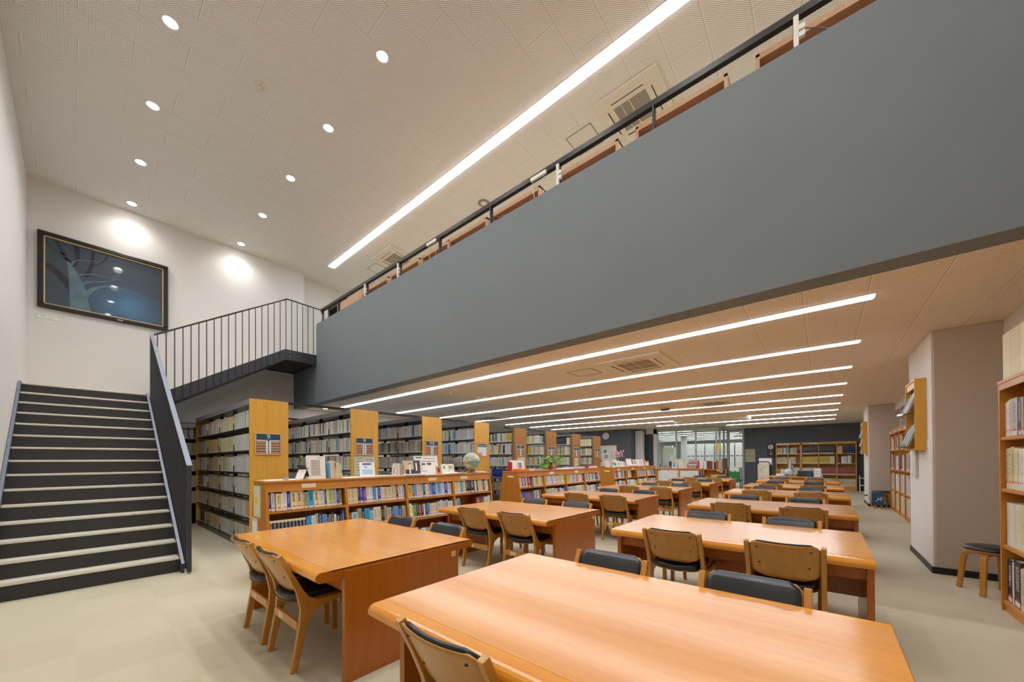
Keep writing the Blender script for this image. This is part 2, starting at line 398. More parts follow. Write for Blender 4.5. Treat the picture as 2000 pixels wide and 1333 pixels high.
def downlight(x, y, z, r, label, power, spot=R(150)):
    t = thing('downlight', label, 'light', (x, y, z), 0, 'recessed downlights')
    build('lens', MB().cyl((0, 0, .01), (0, 0, -.004), r, r, 24), M['disk'], t)
    mb = MB().lathe([(r+.004, -.001), (r+.02, -.006), (r+.026, -.001), (r+.004, .001)], n=28); build('trim_ring', mb, M['white'], t, smooth=True)
    ld = bpy.data.lights.new('downlight_beam', 'SPOT'); ld.energy = power; ld.spot_size = spot; ld.spot_blend = 1; ld.shadow_soft_size = .09
    ld.color = (1, .98, .95); lo = bpy.data.objects.new('downlight_beam', ld); COL.objects.link(lo); lo.parent = t; lo.location = (0, 0, -.03)
    return t
for i in range(8):
    for y, nm in ((.71, 'stair-wall row'), (2.52, 'balcony-side row')):
        x = -10.5+i*1.56
        downlight(x, y, ZL, .062, 'recessed downlight, %s from the painting wall in the %s' % (ORD[i], nm), DOWN_W if i else DOWN_W*.45)
for x, y, l in ((-10.6, 4.5, 'small low downlight beyond the first tall bookcase, nearest the balcony beam'), (-10.55, 6.6, 'small low downlight beyond the second tall bookcase')):
    downlight(x, y, ZC, .07, l, 25)

# ------------------------------------------------------------------ ceiling fittings
def cassette(x, y, z, s, label):
    t = thing('air_conditioner', label, 'air conditioner', (x, y, z), 0, 'ceiling cassette air conditioners'); h = s/2
    build('panel', bx(-h, h, -h, h, -.03, -.001), M['cream'], t, bevel=.006)
    build('grille', MB().box(-h*.5, h*.5, -h*.5, h*.5, -.034, -.02), M['vent'], t)
    build('grille_bar', MB().box(-.006, .006, -h*.5, h*.5, -.038, -.033).box(-h*.5, h*.5, -.004, .004, -.038, -.033).box(-h*.27, -h*.25, -h*.5, h*.5, -.038, -.033), M['cream'], t)
    for a in range(4):
        c, s_ = math.cos(a*math.pi/2), math.sin(a*math.pi/2)
        o = build('louvre', MB().box(-h*.55, h*.55, -h*.83, -h*.68, -.034, -.02).box(-h*.5, h*.5, -h*.70, -h*.67, -.0355, -.02, 1), [M['cream'], M['black']], t); o.rotation_euler = (0, 0, a*math.pi/2)
cassette(-2.07, 5.32, ZL, .93, 'square ceiling air conditioner above the balcony, larger in view')
cassette(-8.3, 5.3, ZL, .93, 'square ceiling air conditioner above the stair end of the balcony')
cassette(-2.17, 5.6, ZC, .95, 'square ceiling air conditioner between the first two lower light strips')
cassette(-2.17, 10.8, ZC, .95, 'square ceiling air conditioner between the fourth and fifth lower light strips')
cassette(-8.7, 9.2, ZC, .95, 'square ceiling air conditioner above the tall bookcases')
def hatch(x, y, z, s, label):
    h = s/2; w = .012
    t = thing('access_hatch', label, 'ceiling hatch', (x, y, z), 0, 'ceiling access hatches')
    build('frame', MB().box(-h, h, -h, -h+w, -.006, .01).box(-h, h, h-w, h, -.006, .01).box(-h, -h+w, -h, h, -.006, .01).box(h-w, h, -h, h, -.006, .01), M['vent'], t)
    build('cover', bx(-h+w, h-w, -h+w, h-w, -.002, .01), M['ceill'] if z < 3 else M['ceil'], t)
hatch(-2.9, 5.3, ZL, .44, 'square access hatch beside the larger balcony air conditioner')
hatch(-9.1, 5.25, ZL, .44, 'square access hatch near the painting wall, above the balcony')
hatch(-3.08, 5.57, ZC, .44, 'square access hatch beside the lower ceiling air conditioner')
hatch(-6.75, 10.6, ZC, .44, 'square access hatch over the low display bookcases')
def disc(name, x, y, z, r, h, mat, label, cat, grp=None):
    t = thing(name, label, cat, (x, y, z), 0, grp)
    build('base', MB().lathe([(r*.9, .01), (r, -.004), (r*.85, -h*.4)], n=28), mat, t, smooth=True)
    build('sensor', MB().lathe([(r*.55, -h*.4), (r*.5, -h), (r*.2, -h*1.05)], n=20), M['cream'], t, smooth=True)
disc('smoke_detector', -5.87, 1.62, ZL, .07, .045, M['cream'], 'round smoke detector on the high ceiling between the downlight rows', 'smoke detector')
disc('smoke_detector', -6.1, 5.22, ZC, .06, .05, M['cream'], 'small smoke detector on the lower ceiling past the balcony beam', 'smoke detector')
disc('ceiling_speaker', -5.16, 5.28, ZL, .12, .012, M['vent'], 'flat round speaker in the high ceiling above the railing', 'speaker')
disc('ceiling_speaker', -6.08, 6.11, ZC, .12, .012, M['cream'], 'flat round speaker in the lower ceiling past the balcony beam', 'speaker')
disc('ceiling_speaker', -6.83, 8.98, ZC, .12, .012, M['vent'], 'flat round speaker over the tall bookcases', 'speaker')
t = thing('ceiling_camera', 'small black camera under the lower ceiling, between light strips', 'camera', (-3.41, 10.8, ZC))
build('bracket', bx(-.03, .03, -.03, .03, -.04, 0), M['cream'], t); build('body', bx(-.12, .12, -.06, .06, -.1, -.04), M['dgrey'], t, bevel=.01)
t = thing('shutter_rail', 'pale folding-screen rail hung across the lower ceiling near the office', 'rail', (-3.1, 15.05, ZC))
build('rail', bx(-1.3, 1.2, -.05, .05, -.07, 0), M['cream'], t); build('end_stop', bx(1.14, 1.22, -.06, .06, -.1, 0), M['cream'], t)

# ------------------------------------------------------------------ staircase
RZ, RG, X0 = .1725, .24, -6.05
YS0, YS1 = -.545, .82
st = thing('staircase', 'dark steel staircase with pale treads rising beside the white wall', 'staircase', (0, 0, 0))
for k in range(1, 16):
    x = X0-(k-1)*RG; z = k*RZ; dpt = RG if k < 15 else .2
    o = build('step', MB().box(x-.02, x-.005, YS0, YS1, z-RZ, z-.03), M['riser'], st)
    build('tread', bx(x-dpt-.02, x-.03, YS0, YS1, z-.03, z-.0), M['tread'] if k < 15 else M['tread'], o)
    build('nosing', bx(x-.045, x+.004, YS0, YS1, z-.022, z+.004), M['nose'], o, bevel=.004)
def str_pts(y):
    def zt(x): return (X0-x)/RG*RZ+RZ+.025
    xe = X0-14*RG
    return [(-5.93, y, 0), (-5.93, y, zt(-5.93)+.0), (xe, y, zt(xe)), (xe, y, zt(xe)-.36), (-6.45, y, zt(-6.45)-.36 if zt(-6.45) > .36 else 0), (-6.4, y, 0)]
for y in (YS0-.03, YS1): build('stringer', MB().prism(str_pts(y), (0, .03, 0)), M['steel'], st)
def lit_edge_strip(y, w, dz, x0, x1):
    def zt(x): return (X0-x)/RG*RZ+RZ+dz
    return MB().hexa([(x0, y, zt(x0)), (x1, y, zt(x1)), (x1, y+w, zt(x1)), (x0, y+w, zt(x0)), (x0, y, zt(x0)+.004), (x1, y, zt(x1)+.004), (x1, y+w, zt(x1)+.004), (x0, y+w, zt(x0)+.004)])
for y in (YS0-.03, YS1): build('stringer_lit_edge', lit_edge_strip(y, .03, .025, X0-14*RG, -5.93), M['cap'], st)  # paler strip paints the light caught along each dark stringer's top edge
build('landing_slab', bx(XP+.003, X0-14*RG-.03, YL+.003, YS1+.01, 2.42, 2.555), M['riser'], st)
build('landing_carpet', bx(XP+.003, X0-14*RG-.02, YL+.003, YS1, 2.555, 2.586), M['tread'], st)
# first-flight balustrade
rl = thing('stair_railing', 'dark flat-bar balustrade with worn steel cap along the lower stair flight', 'railing', (0, 0, 0))
sl = (3.72-1.335)/(9.33-5.86)
zr = lambda x: 1.335+(-5.86-x)*sl
xa, xb = -5.82, -9.36
build('handrail', MB().hexa([(xb, .852, zr(xb)-.012), (xa, .852, zr(xa)-.012), (xa, .905, zr(xa)-.012), (xb, .905, zr(xb)-.012), (xb, .852, zr(xb)), (xa, .852, zr(xa)), (xa, .905, zr(xa)), (xb, .905, zr(xb))]), M['cap'], rl)
build('end_post', bx(-5.9, -5.83, .862, .9, 0.02, zr(-5.87)-.03), M['steel'], rl)
k = 0; x = -6.02
while x > xb:
    zb = max(.03, (X0-x)/RG*RZ+RZ-.3)
    build('baluster', bx(x-.006, x+.006, .862, .898, zb, zr(x)-.02), M['steel'], rl); x -= .118
# upper flight
XS = X0-14*RG
uf = thing('upper_stair_flight', 'dark upper stair flight climbing from the landing to the balcony', 'staircase', (0, 0, 0))
sl2 = (3.93-2.72)/(3.09-1.14)
zs = lambda y: 2.72+(y-1.14)*sl2
ya = .862
prof = [(XS, ya, zs(ya)-.26), (XS, ya, zs(ya)), (XS, 3.09, zs(3.09)), (XS, 3.767, 3.93), (XS, 3.767, 3.69), (XS, 3.09, 3.69)]
build('stringer', MB().prism(prof, (.02, 0, 0)), M['steel'], uf)
build('stringer', MB().prism([(XP+.03, p[1], p[2]) for p in prof], (.02, 0, 0)), M['steel'], uf)
for k in range(8):
    z = 2.5875+(k+1)*.164; y = 1.14+(z+.03-2.72)/.6205
    o = build('step', bx(XP+.05, XS, y, y+.015, z-.164, z-.02), M['riser'], uf)
    build('tread', bx(XP+.05, XS, y-.01, min(y+.27, 3.765), z-.03, z), M['tread'], o)
build('platform', bx(XP+.05, XS, 3.1, 3.765, 3.7, 3.9), M['riser'], uf)
build('soffit', MB().hexa([(XP+.05, ya, zs(ya)-.27), (XS, ya, zs(ya)-.27), (XS, 3.09, 3.69), (XP+.05, 3.09, 3.69), (XP+.05, ya, zs(ya)-.255), (XS, ya, zs(ya)-.255), (XS, 3.09, 3.705), (XP+.05, 3.09, 3.705)]), M['steel'], uf)
ur = thing('upper_stair_railing', 'slim black railing with round balusters along the upper stair flight', 'railing', (0, 0, 0))
zr2 = lambda y: 3.70+(y-.93)*(5.085-3.70)/(3.12-.93) if y < 3.12 else 5.085-(y-3.12)*.03
XB = XS+.035
build('handrail', MB().tube([(XB, .9, zr2(.9)), (XB, 3.12, 5.085), (XB, 3.86, 5.06)], .015, 10), M['black'], ur)
for k in range(25):
    y = .965+k*.1185
    if y > 3.76: break
    zb = (zs(y)-.23) if y < 3.1 else 3.71
    build('baluster', MB().cyl((XB, y, zb), (XB, y, zr2(y)), .0085, .0085, 8), M['steel'], ur)
build('bolt', MB().cyl((XB-.01, 3.19, 3.78), (XB+.012, 3.19, 3.78), .008).cyl((XB-.01, 3.19, 3.87), (XB+.012, 3.19, 3.87), .008), M['silver'], ur)

# balcony railing
br = thing('balcony_railing', 'low black steel railing running along the top of the balcony parapet', 'railing', (0, 3.87, 4.69))
build('handrail', bx(-9.34, 1.58, -.028, .028, .315, .375), M['black'], br)
for x in (-9.28, -8.42, -7.15, -5.95, -4.79, -3.63, -2.47, -1.31, -.15, 1.0): build('post', bx(x-.009, x+.009, -.03, .03, 0, .32), M['steel'], br)
for i, (x, l) in enumerate(((-9.27, 'at the stair end'), (-7.17, 'on the second-to-third bay post'), (-5.97, 'on a middle post'), (-2.49, 'on the post with a white plug'), (-.17, 'on the post nearest the frame top'))):
    t = thing('power_strip', 'white power strip fixed upright to a railing post %s' % l, 'power strip', (x+.03, 3.83, 4.72), 0, 'power strips on the balcony railing')
    build('body', bx(-.015, .02, -.03, .0, 0, .26 if i else .2), M['plastic'], t, bevel=.004)
    build('plug', MB().box(.02, .06, -.035, -.005, .06, .1).box(.02, .06, -.035, -.005, .12, .16), M['plastic'], t)
for x, l in ((-4.95, 'beside the fifth railing post'), (-2.75, 'with two hanging cords')):
    t = thing('power_strip', 'white power strip hung under the handrail %s' % l, 'power strip', (x, 3.83, 4.98), 0, 'power strips on the balcony railing')
    build('body', bx(-.12, .12, -.03, .0, -.02, .025), M['plastic'], t, bevel=.004)
    build('cord', MB().tube([(-.1, -.01, -.02), (-.1, .01, -.12), (-.09, .03, -.3)], .004).tube([(.08, -.01, -.02), (.07, .02, -.15), (.04, .03, -.3)], .004), M['plastic'], t)
t = single('extension_cable', MB().tube([(-.1, 3.82, 4.86), (.0, 3.9, 4.86), (.1, 3.98, 4.84), (.22, 4.02, 4.88), (.3, 4.05, 4.86)], .005), M['grey'], 'thin grey cord sagging from the railing power strip to a carrel', 'cord')
t = single('extension_cable', MB().tube([(-3.5, 3.84, 4.79), (-3.3, 3.9, 4.78), (-3.0, 4.0, 4.82), (-2.8, 4.1, 4.95)], .005), M['grey'], 'thin grey cord sagging across the carrel by the fourth post', 'cord')
# carrels behind the parapet
for i, x in enumerate((-7.1, -6.3, -5.2, -4.08, -2.97, -1.84, -.68, .45)):
    x1 = x+.0; x0 = x-.93 if i else x-.75
    if i == 0: x0, x1 = -7.95, -6.95
    elif i == 1: x0, x1 = -6.85, -5.85
    elif i == 2: x0, x1 = -5.78, -5.0
    else:
        x0 = (-9, -9, -9, -5.0, -3.96, -2.72, -1.64, -.46)[i]; x1 = (0, 0, 0, -4.06, -3.02, -1.86, -.7, .5)[i]
    t = thing('study_carrel', 'wooden study carrel behind the balcony railing, %s from the stair end' % ORD[i+1], 'study carrel', (x0, 4.22, ZU), 0, 'study carrels along the balcony railing')
    w_ = x1-x0
    build('side_panel', bx(0, .03, 0, .7, 0, 1.26), M['carrel'], t); build('side_panel', bx(w_-.03, w_, 0, .7, 0, 1.26), M['carrel'], t)
    build('top_board', MB().box(0, w_, .0, .3, 1.235, 1.262).box(.03, w_-.03, 0, .03, 1.205, 1.235), M['carrel'], t)
    build('back_panel', bx(.03, w_-.03, .22, .24, .72, 1.235), M['carrel'], t)
    build('desk_board', bx(.03, w_-.03, .0, .7, .7, .73), M['carrel'], t)
    build('ledge', bx(.03, w_-.03, 0, .02, .73, .9), M['carrel'], t)
t = thing('wooden_cabinet', 'pale wooden cabinet behind the balcony railing next to the stair end', 'cabinet', (-9.1, 4.15, ZU))
build('body', bx(0, 1.1, 0, .4, 0, 1.25), M['carrel'], t); build('door', bx(.01, .545, -.015, 0, .05, 1.23), M['carrel'], t); build('door', bx(.555, 1.09, -.015, 0, .05, 1.23), M['carrel'], t)
t = thing('magazine_rack', 'dark brown open rack with a pink poster at the stair end of the balcony', 'rack', (-10.1, 4.35, ZU))
build('frame', MB().box(0, .08, 0, .4, 0, 1.5).box(.9, .98, 0, .4, 0, 1.5).box(0, .98, 0, .4, 1.4, 1.5).box(0, .98, 0, .4, .7, .74), M['dwood'], t)
build('poster', bx(.3, .75, -.01, 0, .8, 1.15), plain('pink_poster', (214, 130, 160), .7), t)

# ------------------------------------------------------------------ painting
pt = thing('framed_painting', 'large dark blue painting of a bare tree in a black frame with gold fillet', 'painting', (XP, .41, 4.88))
hw, hh = .87, .70
build('frame', MB().box(0, .07, -hw, hw, hh-.075, hh).box(0, .07, -hw, hw, -hh, -hh+.075).box(0, .07, -hw, -hw+.075, -hh+.075, hh-.075).box(0, .07, hw-.075, hw, -hh+.075, hh-.075), M['frame'], pt, bevel=.012)
iw, ih = hw-.075, hh-.075
build('fillet', MB().box(0, .05, -iw, iw, ih-.014, ih).box(0, .05, -iw, iw, -ih, -ih+.014).box(0, .05, -iw, -iw+.014, -ih, ih).box(0, .05, iw-.014, iw, -ih, ih), M['gold'], pt)
t = NT('night_canvas'); sep = t.n('ShaderNodeSeparateXYZ'); t.l(t.obj(), sep.inputs[0])
dy = t.math('MULTIPLY', t.math('SUBTRACT', sep.outputs[1], .25), 1.7); dz = t.math('MULTIPLY', t.math('SUBTRACT', sep.outputs[2], -.38), 1.9)
dd = t.math('SQRT', t.math('ADD', t.math('MULTIPLY', dy, dy), t.math('MULTIPLY', dz, dz)))
dd = t.math('ADD', dd, t.math('MULTIPLY_ADD', t.noise(t.obj(), 3, 5, .6), .5, -.25))
rp = t.n('ShaderNodeValToRGB'); t.l(dd, rp.inputs[0]); e = rp.color_ramp.elements
e[0].position = 0; e[0].color = lin((76, 132, 172)); e[1].position = 1.25; e[1].color = lin((50, 66, 84)); x_ = rp.color_ramp.elements.new(.4); x_.color = lin((58, 98, 132))
t.l(rp.outputs[0], t.b.inputs['Base Color']); t.set(rough=.4, coat=.7, coatr=.03)
cv = build('canvas', bx(.004, .012, -iw, iw, -ih, ih), t.m, pt)
bark = plain('painted_bark', (84, 112, 124), .6, .5, 7, coat=.5, coatr=.05); shade = plain('painted_shadow_branch', (30, 32, 44), .6, 0, 6, coat=.5, coatr=.05)
def branch(pts, mat, nm, lift):
    mb = MB(); L, Rr = [], []
    for i, (y, z, w) in enumerate(pts):
        a = pts[max(0, i-1)]; b = pts[min(len(pts)-1, i+1)]; dx, dz_ = b[0]-a[0], b[1]-a[1]; n_ = math.hypot(dx, dz_) or 1
        L.append((y-dz_/n_*w, z+dx/n_*w)); Rr.append((y+dz_/n_*w, z-dx/n_*w))
    for i in range(len(pts)-1):
        mb.quad((lift, L[i][0], L[i][1]), (lift, Rr[i][0], Rr[i][1]), (lift, Rr[i+1][0], Rr[i+1][1]), (lift, L[i+1][0], L[i+1][1]))
    return mb
def curve(pts, mat, nm, lift, par):
    P = []
    for i in range(len(pts)-1):
        p0, p1, p2, p3 = pts[max(0, i-1)], pts[i], pts[i+1], pts[min(len(pts)-1, i+2)]
        for k in range(5):
            u = k/5; P.append(tuple(.5*(2*b+(c-a)*u+(2*a-5*b+4*c-d_)*u*u+(3*b-a-3*c+d_)*u**3) for a, b, c, d_ in zip(p0, p1, p2, p3)))
    P.append(pts[-1]); build(nm, branch(P, mat, nm, lift), mat, par)
curve([(-.78, .12, .045), (-.62, -.02, .055), (-.48, -.22, .06), (-.42, -.42, .07), (-.40, -.615, .09)], shade, 'shadow_limb', .0125, cv)
for pts in ([(-.44, -.05, .05), (-.48, .2, .035), (-.56, .38, .03), (-.66, .6, .02)], [(-.46, .2, .03), (-.4, .38, .03), (-.42, .6, .035)], [(-.3, .05, .03), (-.22, .3, .025), (-.2, .6, .015)],
            [(-.56, .38, .015), (-.68, .42, .01), (-.78, .52, .008)], [(-.5, .28, .01), (-.62, .34, .008), (-.74, .36, .004)], [(-.2, .3, .012), (-.08, .42, .01), (.0, .6, .006)]):
    curve(pts, shade, 'shadow_branch', .013, cv)
curve([(-.36, -.61, .13), (-.38, -.4, .115), (-.40, -.2, .10), (-.44, .0, .07), (-.48, .16, .04), (-.52, .26, .02)], bark, 'trunk', .0135, cv)
for pts in ([(-.31, -.36, .04), (-.24, -.2, .035), (-.14, -.1, .022), (-.02, -.03, .013), (.12, -.01, .009), (.3, -.01, .007), (.5, -.07, .004), (.74, -.12, .002)],
            [(-.38, -.2, .03), (-.32, -.08, .022), (-.2, .0, .012), (-.08, .04, .008), (.04, .11, .006), (.16, .2, .004)],
            [(-.44, .04, .018), (-.34, .08, .010), (-.2, .14, .008), (.0, .15, .006), (.2, .16, .004), (.5, .12, .002)],
            [(-.47, .22, .016), (-.42, .32, .009), (-.3, .37, .006), (-.14, .41, .003)], [(.12, -.01, .006), (.26, -.07, .004), (.45, -.14, .003), (.74, -.16, .0015)], [(.04, .11, .005), (.12, .2, .004), (.16, .3, .002)]):
    curve(pts, bark, 'branch', .014, cv)
build('name_plate', bx(.0705, .073, .12, .2, -hh+.025, -hh+.04), M['gold'], pt)
t = thing('caption_card', 'small white caption card with green edges taped below the painting', 'card', (XP+.002, -.34, 4.02))
build('card', bx(0, .003, -.13, .13, -.03, .03), M['lgreen'], t); build('paper', bx(.003, .004, -.125, .125, -.024, .024), M['paper'], t)
build('writing', MB().box(.004, .0045, -.09, -.02, .0, .008).box(.004, .0045, .0, .08, .0, .006), M['grey'], t)

# ------------------------------------------------------------------ books
CK = {'n': (28, 34, 66), 'l': (206, 208, 222), 'c': (226, 206, 160), 'w': (230, 230, 228), 'b': (32, 66, 170), 'k': (176, 158, 112), 'y': (40, 170, 214),
      'g': (178, 182, 184), 'G': (44, 150, 84), 'o': (150, 140, 60), 'r': (196, 48, 48), 'm': (120, 34, 48), 'p': (226, 200, 200), 'v': (132, 60, 140),
      't': (168, 206, 208), 's': (110, 160, 214), 'L': (178, 204, 70), 'd': (44, 42, 44), 'O': (232, 132, 40), 'Y': (226, 196, 40), 'S': (24, 40, 60),
      'q': (220, 214, 196), 'Q': (206, 190, 152), 'e': (230, 229, 224), 'E': (220, 222, 222), 'i': (208, 174, 128), 'z': (226, 216, 172), 'x': (206, 176, 74), 'f': (150, 70, 60), 'h': (112, 108, 40)}
CN = {'n': 'navy', 'l': 'lilac-white', 'c': 'cream', 'w': 'white', 'b': 'bright blue', 'k': 'tan', 'y': 'cyan', 'g': 'light grey', 'G': 'green', 'o': 'olive', 'r': 'red', 'm': 'maroon',
      'p': 'pale pink', 'v': 'purple', 't': 'pale teal', 's': 'sky blue', 'L': 'lime', 'd': 'black', 'O': 'orange', 'Y': 'yellow', 'S': 'navy cream-topped', 'q': 'pale beige', 'Q': 'beige',
      'e': 'off-white', 'E': 'pale grey', 'i': 'light brown', 'z': 'pale yellow', 'x': 'golden', 'f': 'dark red', 'h': 'dark olive'}
RNG = random.Random(11)
mass = {'v': [], 'f': [], 'm': [], 'c': [], 'uv': []}
NB = 0; MAXB = 300
def book_geo(w, h, d, simple):
    mb = MB()
    if simple:
        b = mb.box(0, w, 0, d, 0, h); mb.m = [0, 2, 1, 0, 0, 0]
    else:
        c = .002
        mb.box(c, w-c, c, d-.004, .003, h-.004, 2)
        mb.box(0, c, c, d, 0, h, 0).box(w-c, w, c, d, 0, h, 0).box(0, w, 0, c, 0, h, 0)
        mb.m[-4] = 1
    return mb
SP = {}
TITLES = {c+' book, '+n+' from stair end, top shelf, first bay': '\n'.join(b) for c, n, b in (('cream', 'sixth', '数学辞典'), ('cream', 'seventh', '数学辞典'), ('cyan', 'tenth', '数学事典'), ('cream', 'eleventh', '数学辞典'))}
def put_book(pos, rz, tilt, w, h, d, col, alpha, info, band=False):
    global NB
    rgb = lin(col)[:3]
    if info and NB < MAXB:
        NB += 1; key = (round(w, 4), round(h, 4), round(d, 3))
        if key not in SP:
            mb = book_geo(w, h, d, False); me = bpy.data.meshes.new('book'); me.from_pydata(mb.v, [], mb.f)
            for m in BOOK1: me.materials.append(m)
            uv = me.uv_layers.new(name='UVMap')
            for p, i in zip(me.polygons, mb.m):
                p.material_index = i
                for li in p.loop_indices:
                    v = me.vertices[me.loops[li].vertex_index].co; uv.data[li].uv = (v.x/w, v.z/h)
            SP[key] = me
        o = bpy.data.objects.new('book', SP[key]); COL.objects.link(o); o.location = pos; o.rotation_euler = (tilt, 0, rz)
        o.color = (*rgb, alpha); tag(o, info[0], 'book', info[1])
        for key, body in TITLES.items():
            if key in info[0]:
                o.color = (*rgb, 1.0); text('spine_title', body, .026, M['black'], o, (w/2, -.0009, h*.62), (math.pi/2, 0, 0), ext=.0003, spacing=.95)
        if band:
            build('title_band', bx(0, w, -.0006, 0, h*.86, h*.99), M['paperc'], o); build('title_band', bx(0, w, -.0006, 0, .01, h*.2), plain('crimson', (176, 60, 80), .6) if 'crimson' not in M else M['crimson'], o)
        return
    mb = book_geo(w, h, d, True); T = Matrix.Translation(pos) @ Euler((tilt, 0, rz)).to_matrix().to_4x4(); b = len(mass['v'])
    for v in mb.v: mass['v'].append(tuple(T @ Vector(v)))
    for f, m in zip(mb.f, mb.m):
        mass['f'].append(tuple(b+i for i in f)); mass['m'].append(m); mass['c'] += [(*rgb, alpha)]*4
        mass['uv'] += [(mb.v[i][0]/w, mb.v[i][2]/h) for i in f]
M['crimson'] = plain('crimson_band', (176, 60, 80), .6)
def parse(spec):
    out = []
    for tk in spec.split():
        n = 1
        if 'x' in tk[1:]: tk, n = tk[0]+tk[1:].split('x')[0], int(tk[1:].split('x')[1])
        out += [(tk[0], float(tk[1:] or 4))]*n
    return out
def row(spec, face, a0, length, fixed, z, d, h=(.2, .25), alpha=.9, lab=None, grp=None, tilt=0, fill=1.0, jit=1.0):
    items = parse(spec) if isinstance(spec, str) else spec
    tot = sum(w for _, w in items); k = length*fill/tot; a = 0; n = 0; prev = None; ph = 0
    rz = {'F': 0, 'R': math.pi/2, 'L': -math.pi/2}[face]
    for c, w in items:
        ww = w*k
        if c == '_': a += ww; prev = None; continue
        if prev == (c, w): hh = ph
        else: hh = h[0]+(h[1]-h[0])*RNG.random()
        if c == 'S': hh = h[0]+.01
        prev = (c, w); ph = hh; dd = d*(.8+.2*RNG.random()) if jit else d
        pos = {'F': (a0+a, fixed+(d-dd)*0, z), 'R': (fixed, a0+a, z), 'L': (fixed, a0-a, z)}[face]
        info = None
        if lab:
            s = lab(n, c, w) if callable(lab) else lab
            info = (s, grp)
        base = CK[c]; j = RNG.randint(-20, 14) if c in 'wcqQeEzl' and not lab else RNG.randint(-10, 10) if c in 'wcqQeEzl' else RNG.randint(-4, 4)
        put_book(pos, rz, -tilt, max(.004, ww-.0012), round(hh, 3), round(dd, 3), tuple(max(5, min(250, q+j)) for q in base), alpha, info, band=(c == 'S'))
        a += ww; n += 1
def gen(pal, n, wlo=3, whi=6):
    out = []
    while len(out) < n:
        c = RNG.choice(pal); r = RNG.randint(1, 3) if RNG.random() < .35 else 1; w = RNG.uniform(wlo, whi)
        out += [(c, w)]*r
    return out[:n]

# ---- low sloping display bookcases
FX = lambda z: -4.72+(1.12-z)*.135
BXk = lambda z: -5.12-(1.12-z)*.17
def low_case(y0, y1, label, marks):
    t = thing('low_bookcase', label, 'bookcase', (0, 0, 0), 0, 'low sloping bookcases'); n = 4; H = 1.12
    def pan(ya, yb, ins=0): return MB().prism([(BXk(0)+ins, ya, 0), (FX(0)-ins, ya, 0), (FX(H)-ins, ya, H-.02), (BXk(H)+ins, ya, H-.02)], (0, yb-ya, 0))
    build('end_panel', pan(y0, y0+.028), M['casev'], t); build('end_panel', pan(y1-.028, y1), M['casev'], t)
    L = (y1-y0)/n
    for i in range(1, n): build('divider', pan(y0+i*L-.016, y0+i*L+.016, .001), M['casev'], t)
    build('top_board', bx(-5.135, -4.705, y0-.006, y1+.006, H-.02, H+.004), M['case'], t, bevel=.003)
    for z in (.12, .485, .785):
        a_, b_ = BXk(z)+.01, FX(z)-.004; dz = .136*(b_+4.975)
        build('shelf', MB().prism([(a_, y0+.02, z-.026), (a_, y0+.02, z), (-4.975, y0+.02, z-dz), (b_, y0+.02, z), (b_, y0+.02, z-.026), (-4.975, y0+.02, z-dz-.026)], (0, y1-y0-.04, 0)), M['case'], t)
    build('back_board', bx(-4.985, -4.965, y0+.02, y1-.02, .02, H-.02), M['casev'], t)
    build('fascia', MB().prism([(FX(1.0)-.02, y0+.02, 1.0), (FX(1.0)-.006, y0+.02, 1.0), (FX(1.1)-.006, y0+.02, 1.1), (FX(1.1)-.02, y0+.02, 1.1)], (0, y1-y0-.04, 0)), M['case'], t)
    build('kick_board', bx(-5.2, FX(.05)-.02, y0+.02, y1-.02, 0, .075), M['case'], t)
    for k, m in enumerate(marks): build('label_plate', MB().hexa([(FX(1.03)-.006, m, 1.03), (FX(1.03)-.001, m, 1.03), (FX(1.03)-.001, m+.16, 1.03), (FX(1.03)-.006, m+.16, 1.03),
                                                               (FX(1.08)-.006, m, 1.08), (FX(1.08)-.001, m, 1.08), (FX(1.08)-.001, m+.16, 1.08), (FX(1.08)-.006, m+.16, 1.08)]), M['paperc'] if y0 < 2 else M['signw'], t)
    return t
lcA = low_case(1.347, 4.953, 'low sloping bookcase nearest the stairs, globe and notices on top', (1.72, 3.55, 4.22))
lcB = low_case(5.766, 9.36, 'low sloping bookcase with the potted plant on top, middle of three', (6.9, 8.0))
lcC = low_case(10.19, 13.75, 'low sloping bookcase with pink flowers on top, farthest of three', (10.5, 11.6, 12.6))
for y, par in ((5.766, lcB), (10.19, lcC)):
    build('name_label', bx(-4.99, -4.83, y-.003, y, .99, 1.03), M['signw'], par)
def clip(par, mat, x0, x1, z0, z1, y=1.347, d=.004): return build('clipping_backing', bx(x0, x1, y-d, y, z0, z1), mat, par)
c = clip(lcA, M['lgreen'], -5.11, -4.86, .7, 1.07); build('clipping', bx(-5.1, -4.87, 1.341, 1.343, .715, 1.055), M['paperc'], c); build('photo', bx(-5.06, -4.97, 1.339, 1.341, .86, .93), M['x'] if 'x' in M else M['yellow'], c)
c = clip(lcA, M['pink'], -5.17, -4.97, .42, .69); build('clipping', bx(-5.16, -4.98, 1.341, 1.343, .43, .65), M['paper'], c)
c = clip(lcA, M['lgreen'], -4.96, -4.72, .36, .55); build('clipping', bx(-4.95, -4.73, 1.341, 1.343, .37, .53), M['paperc'], c)
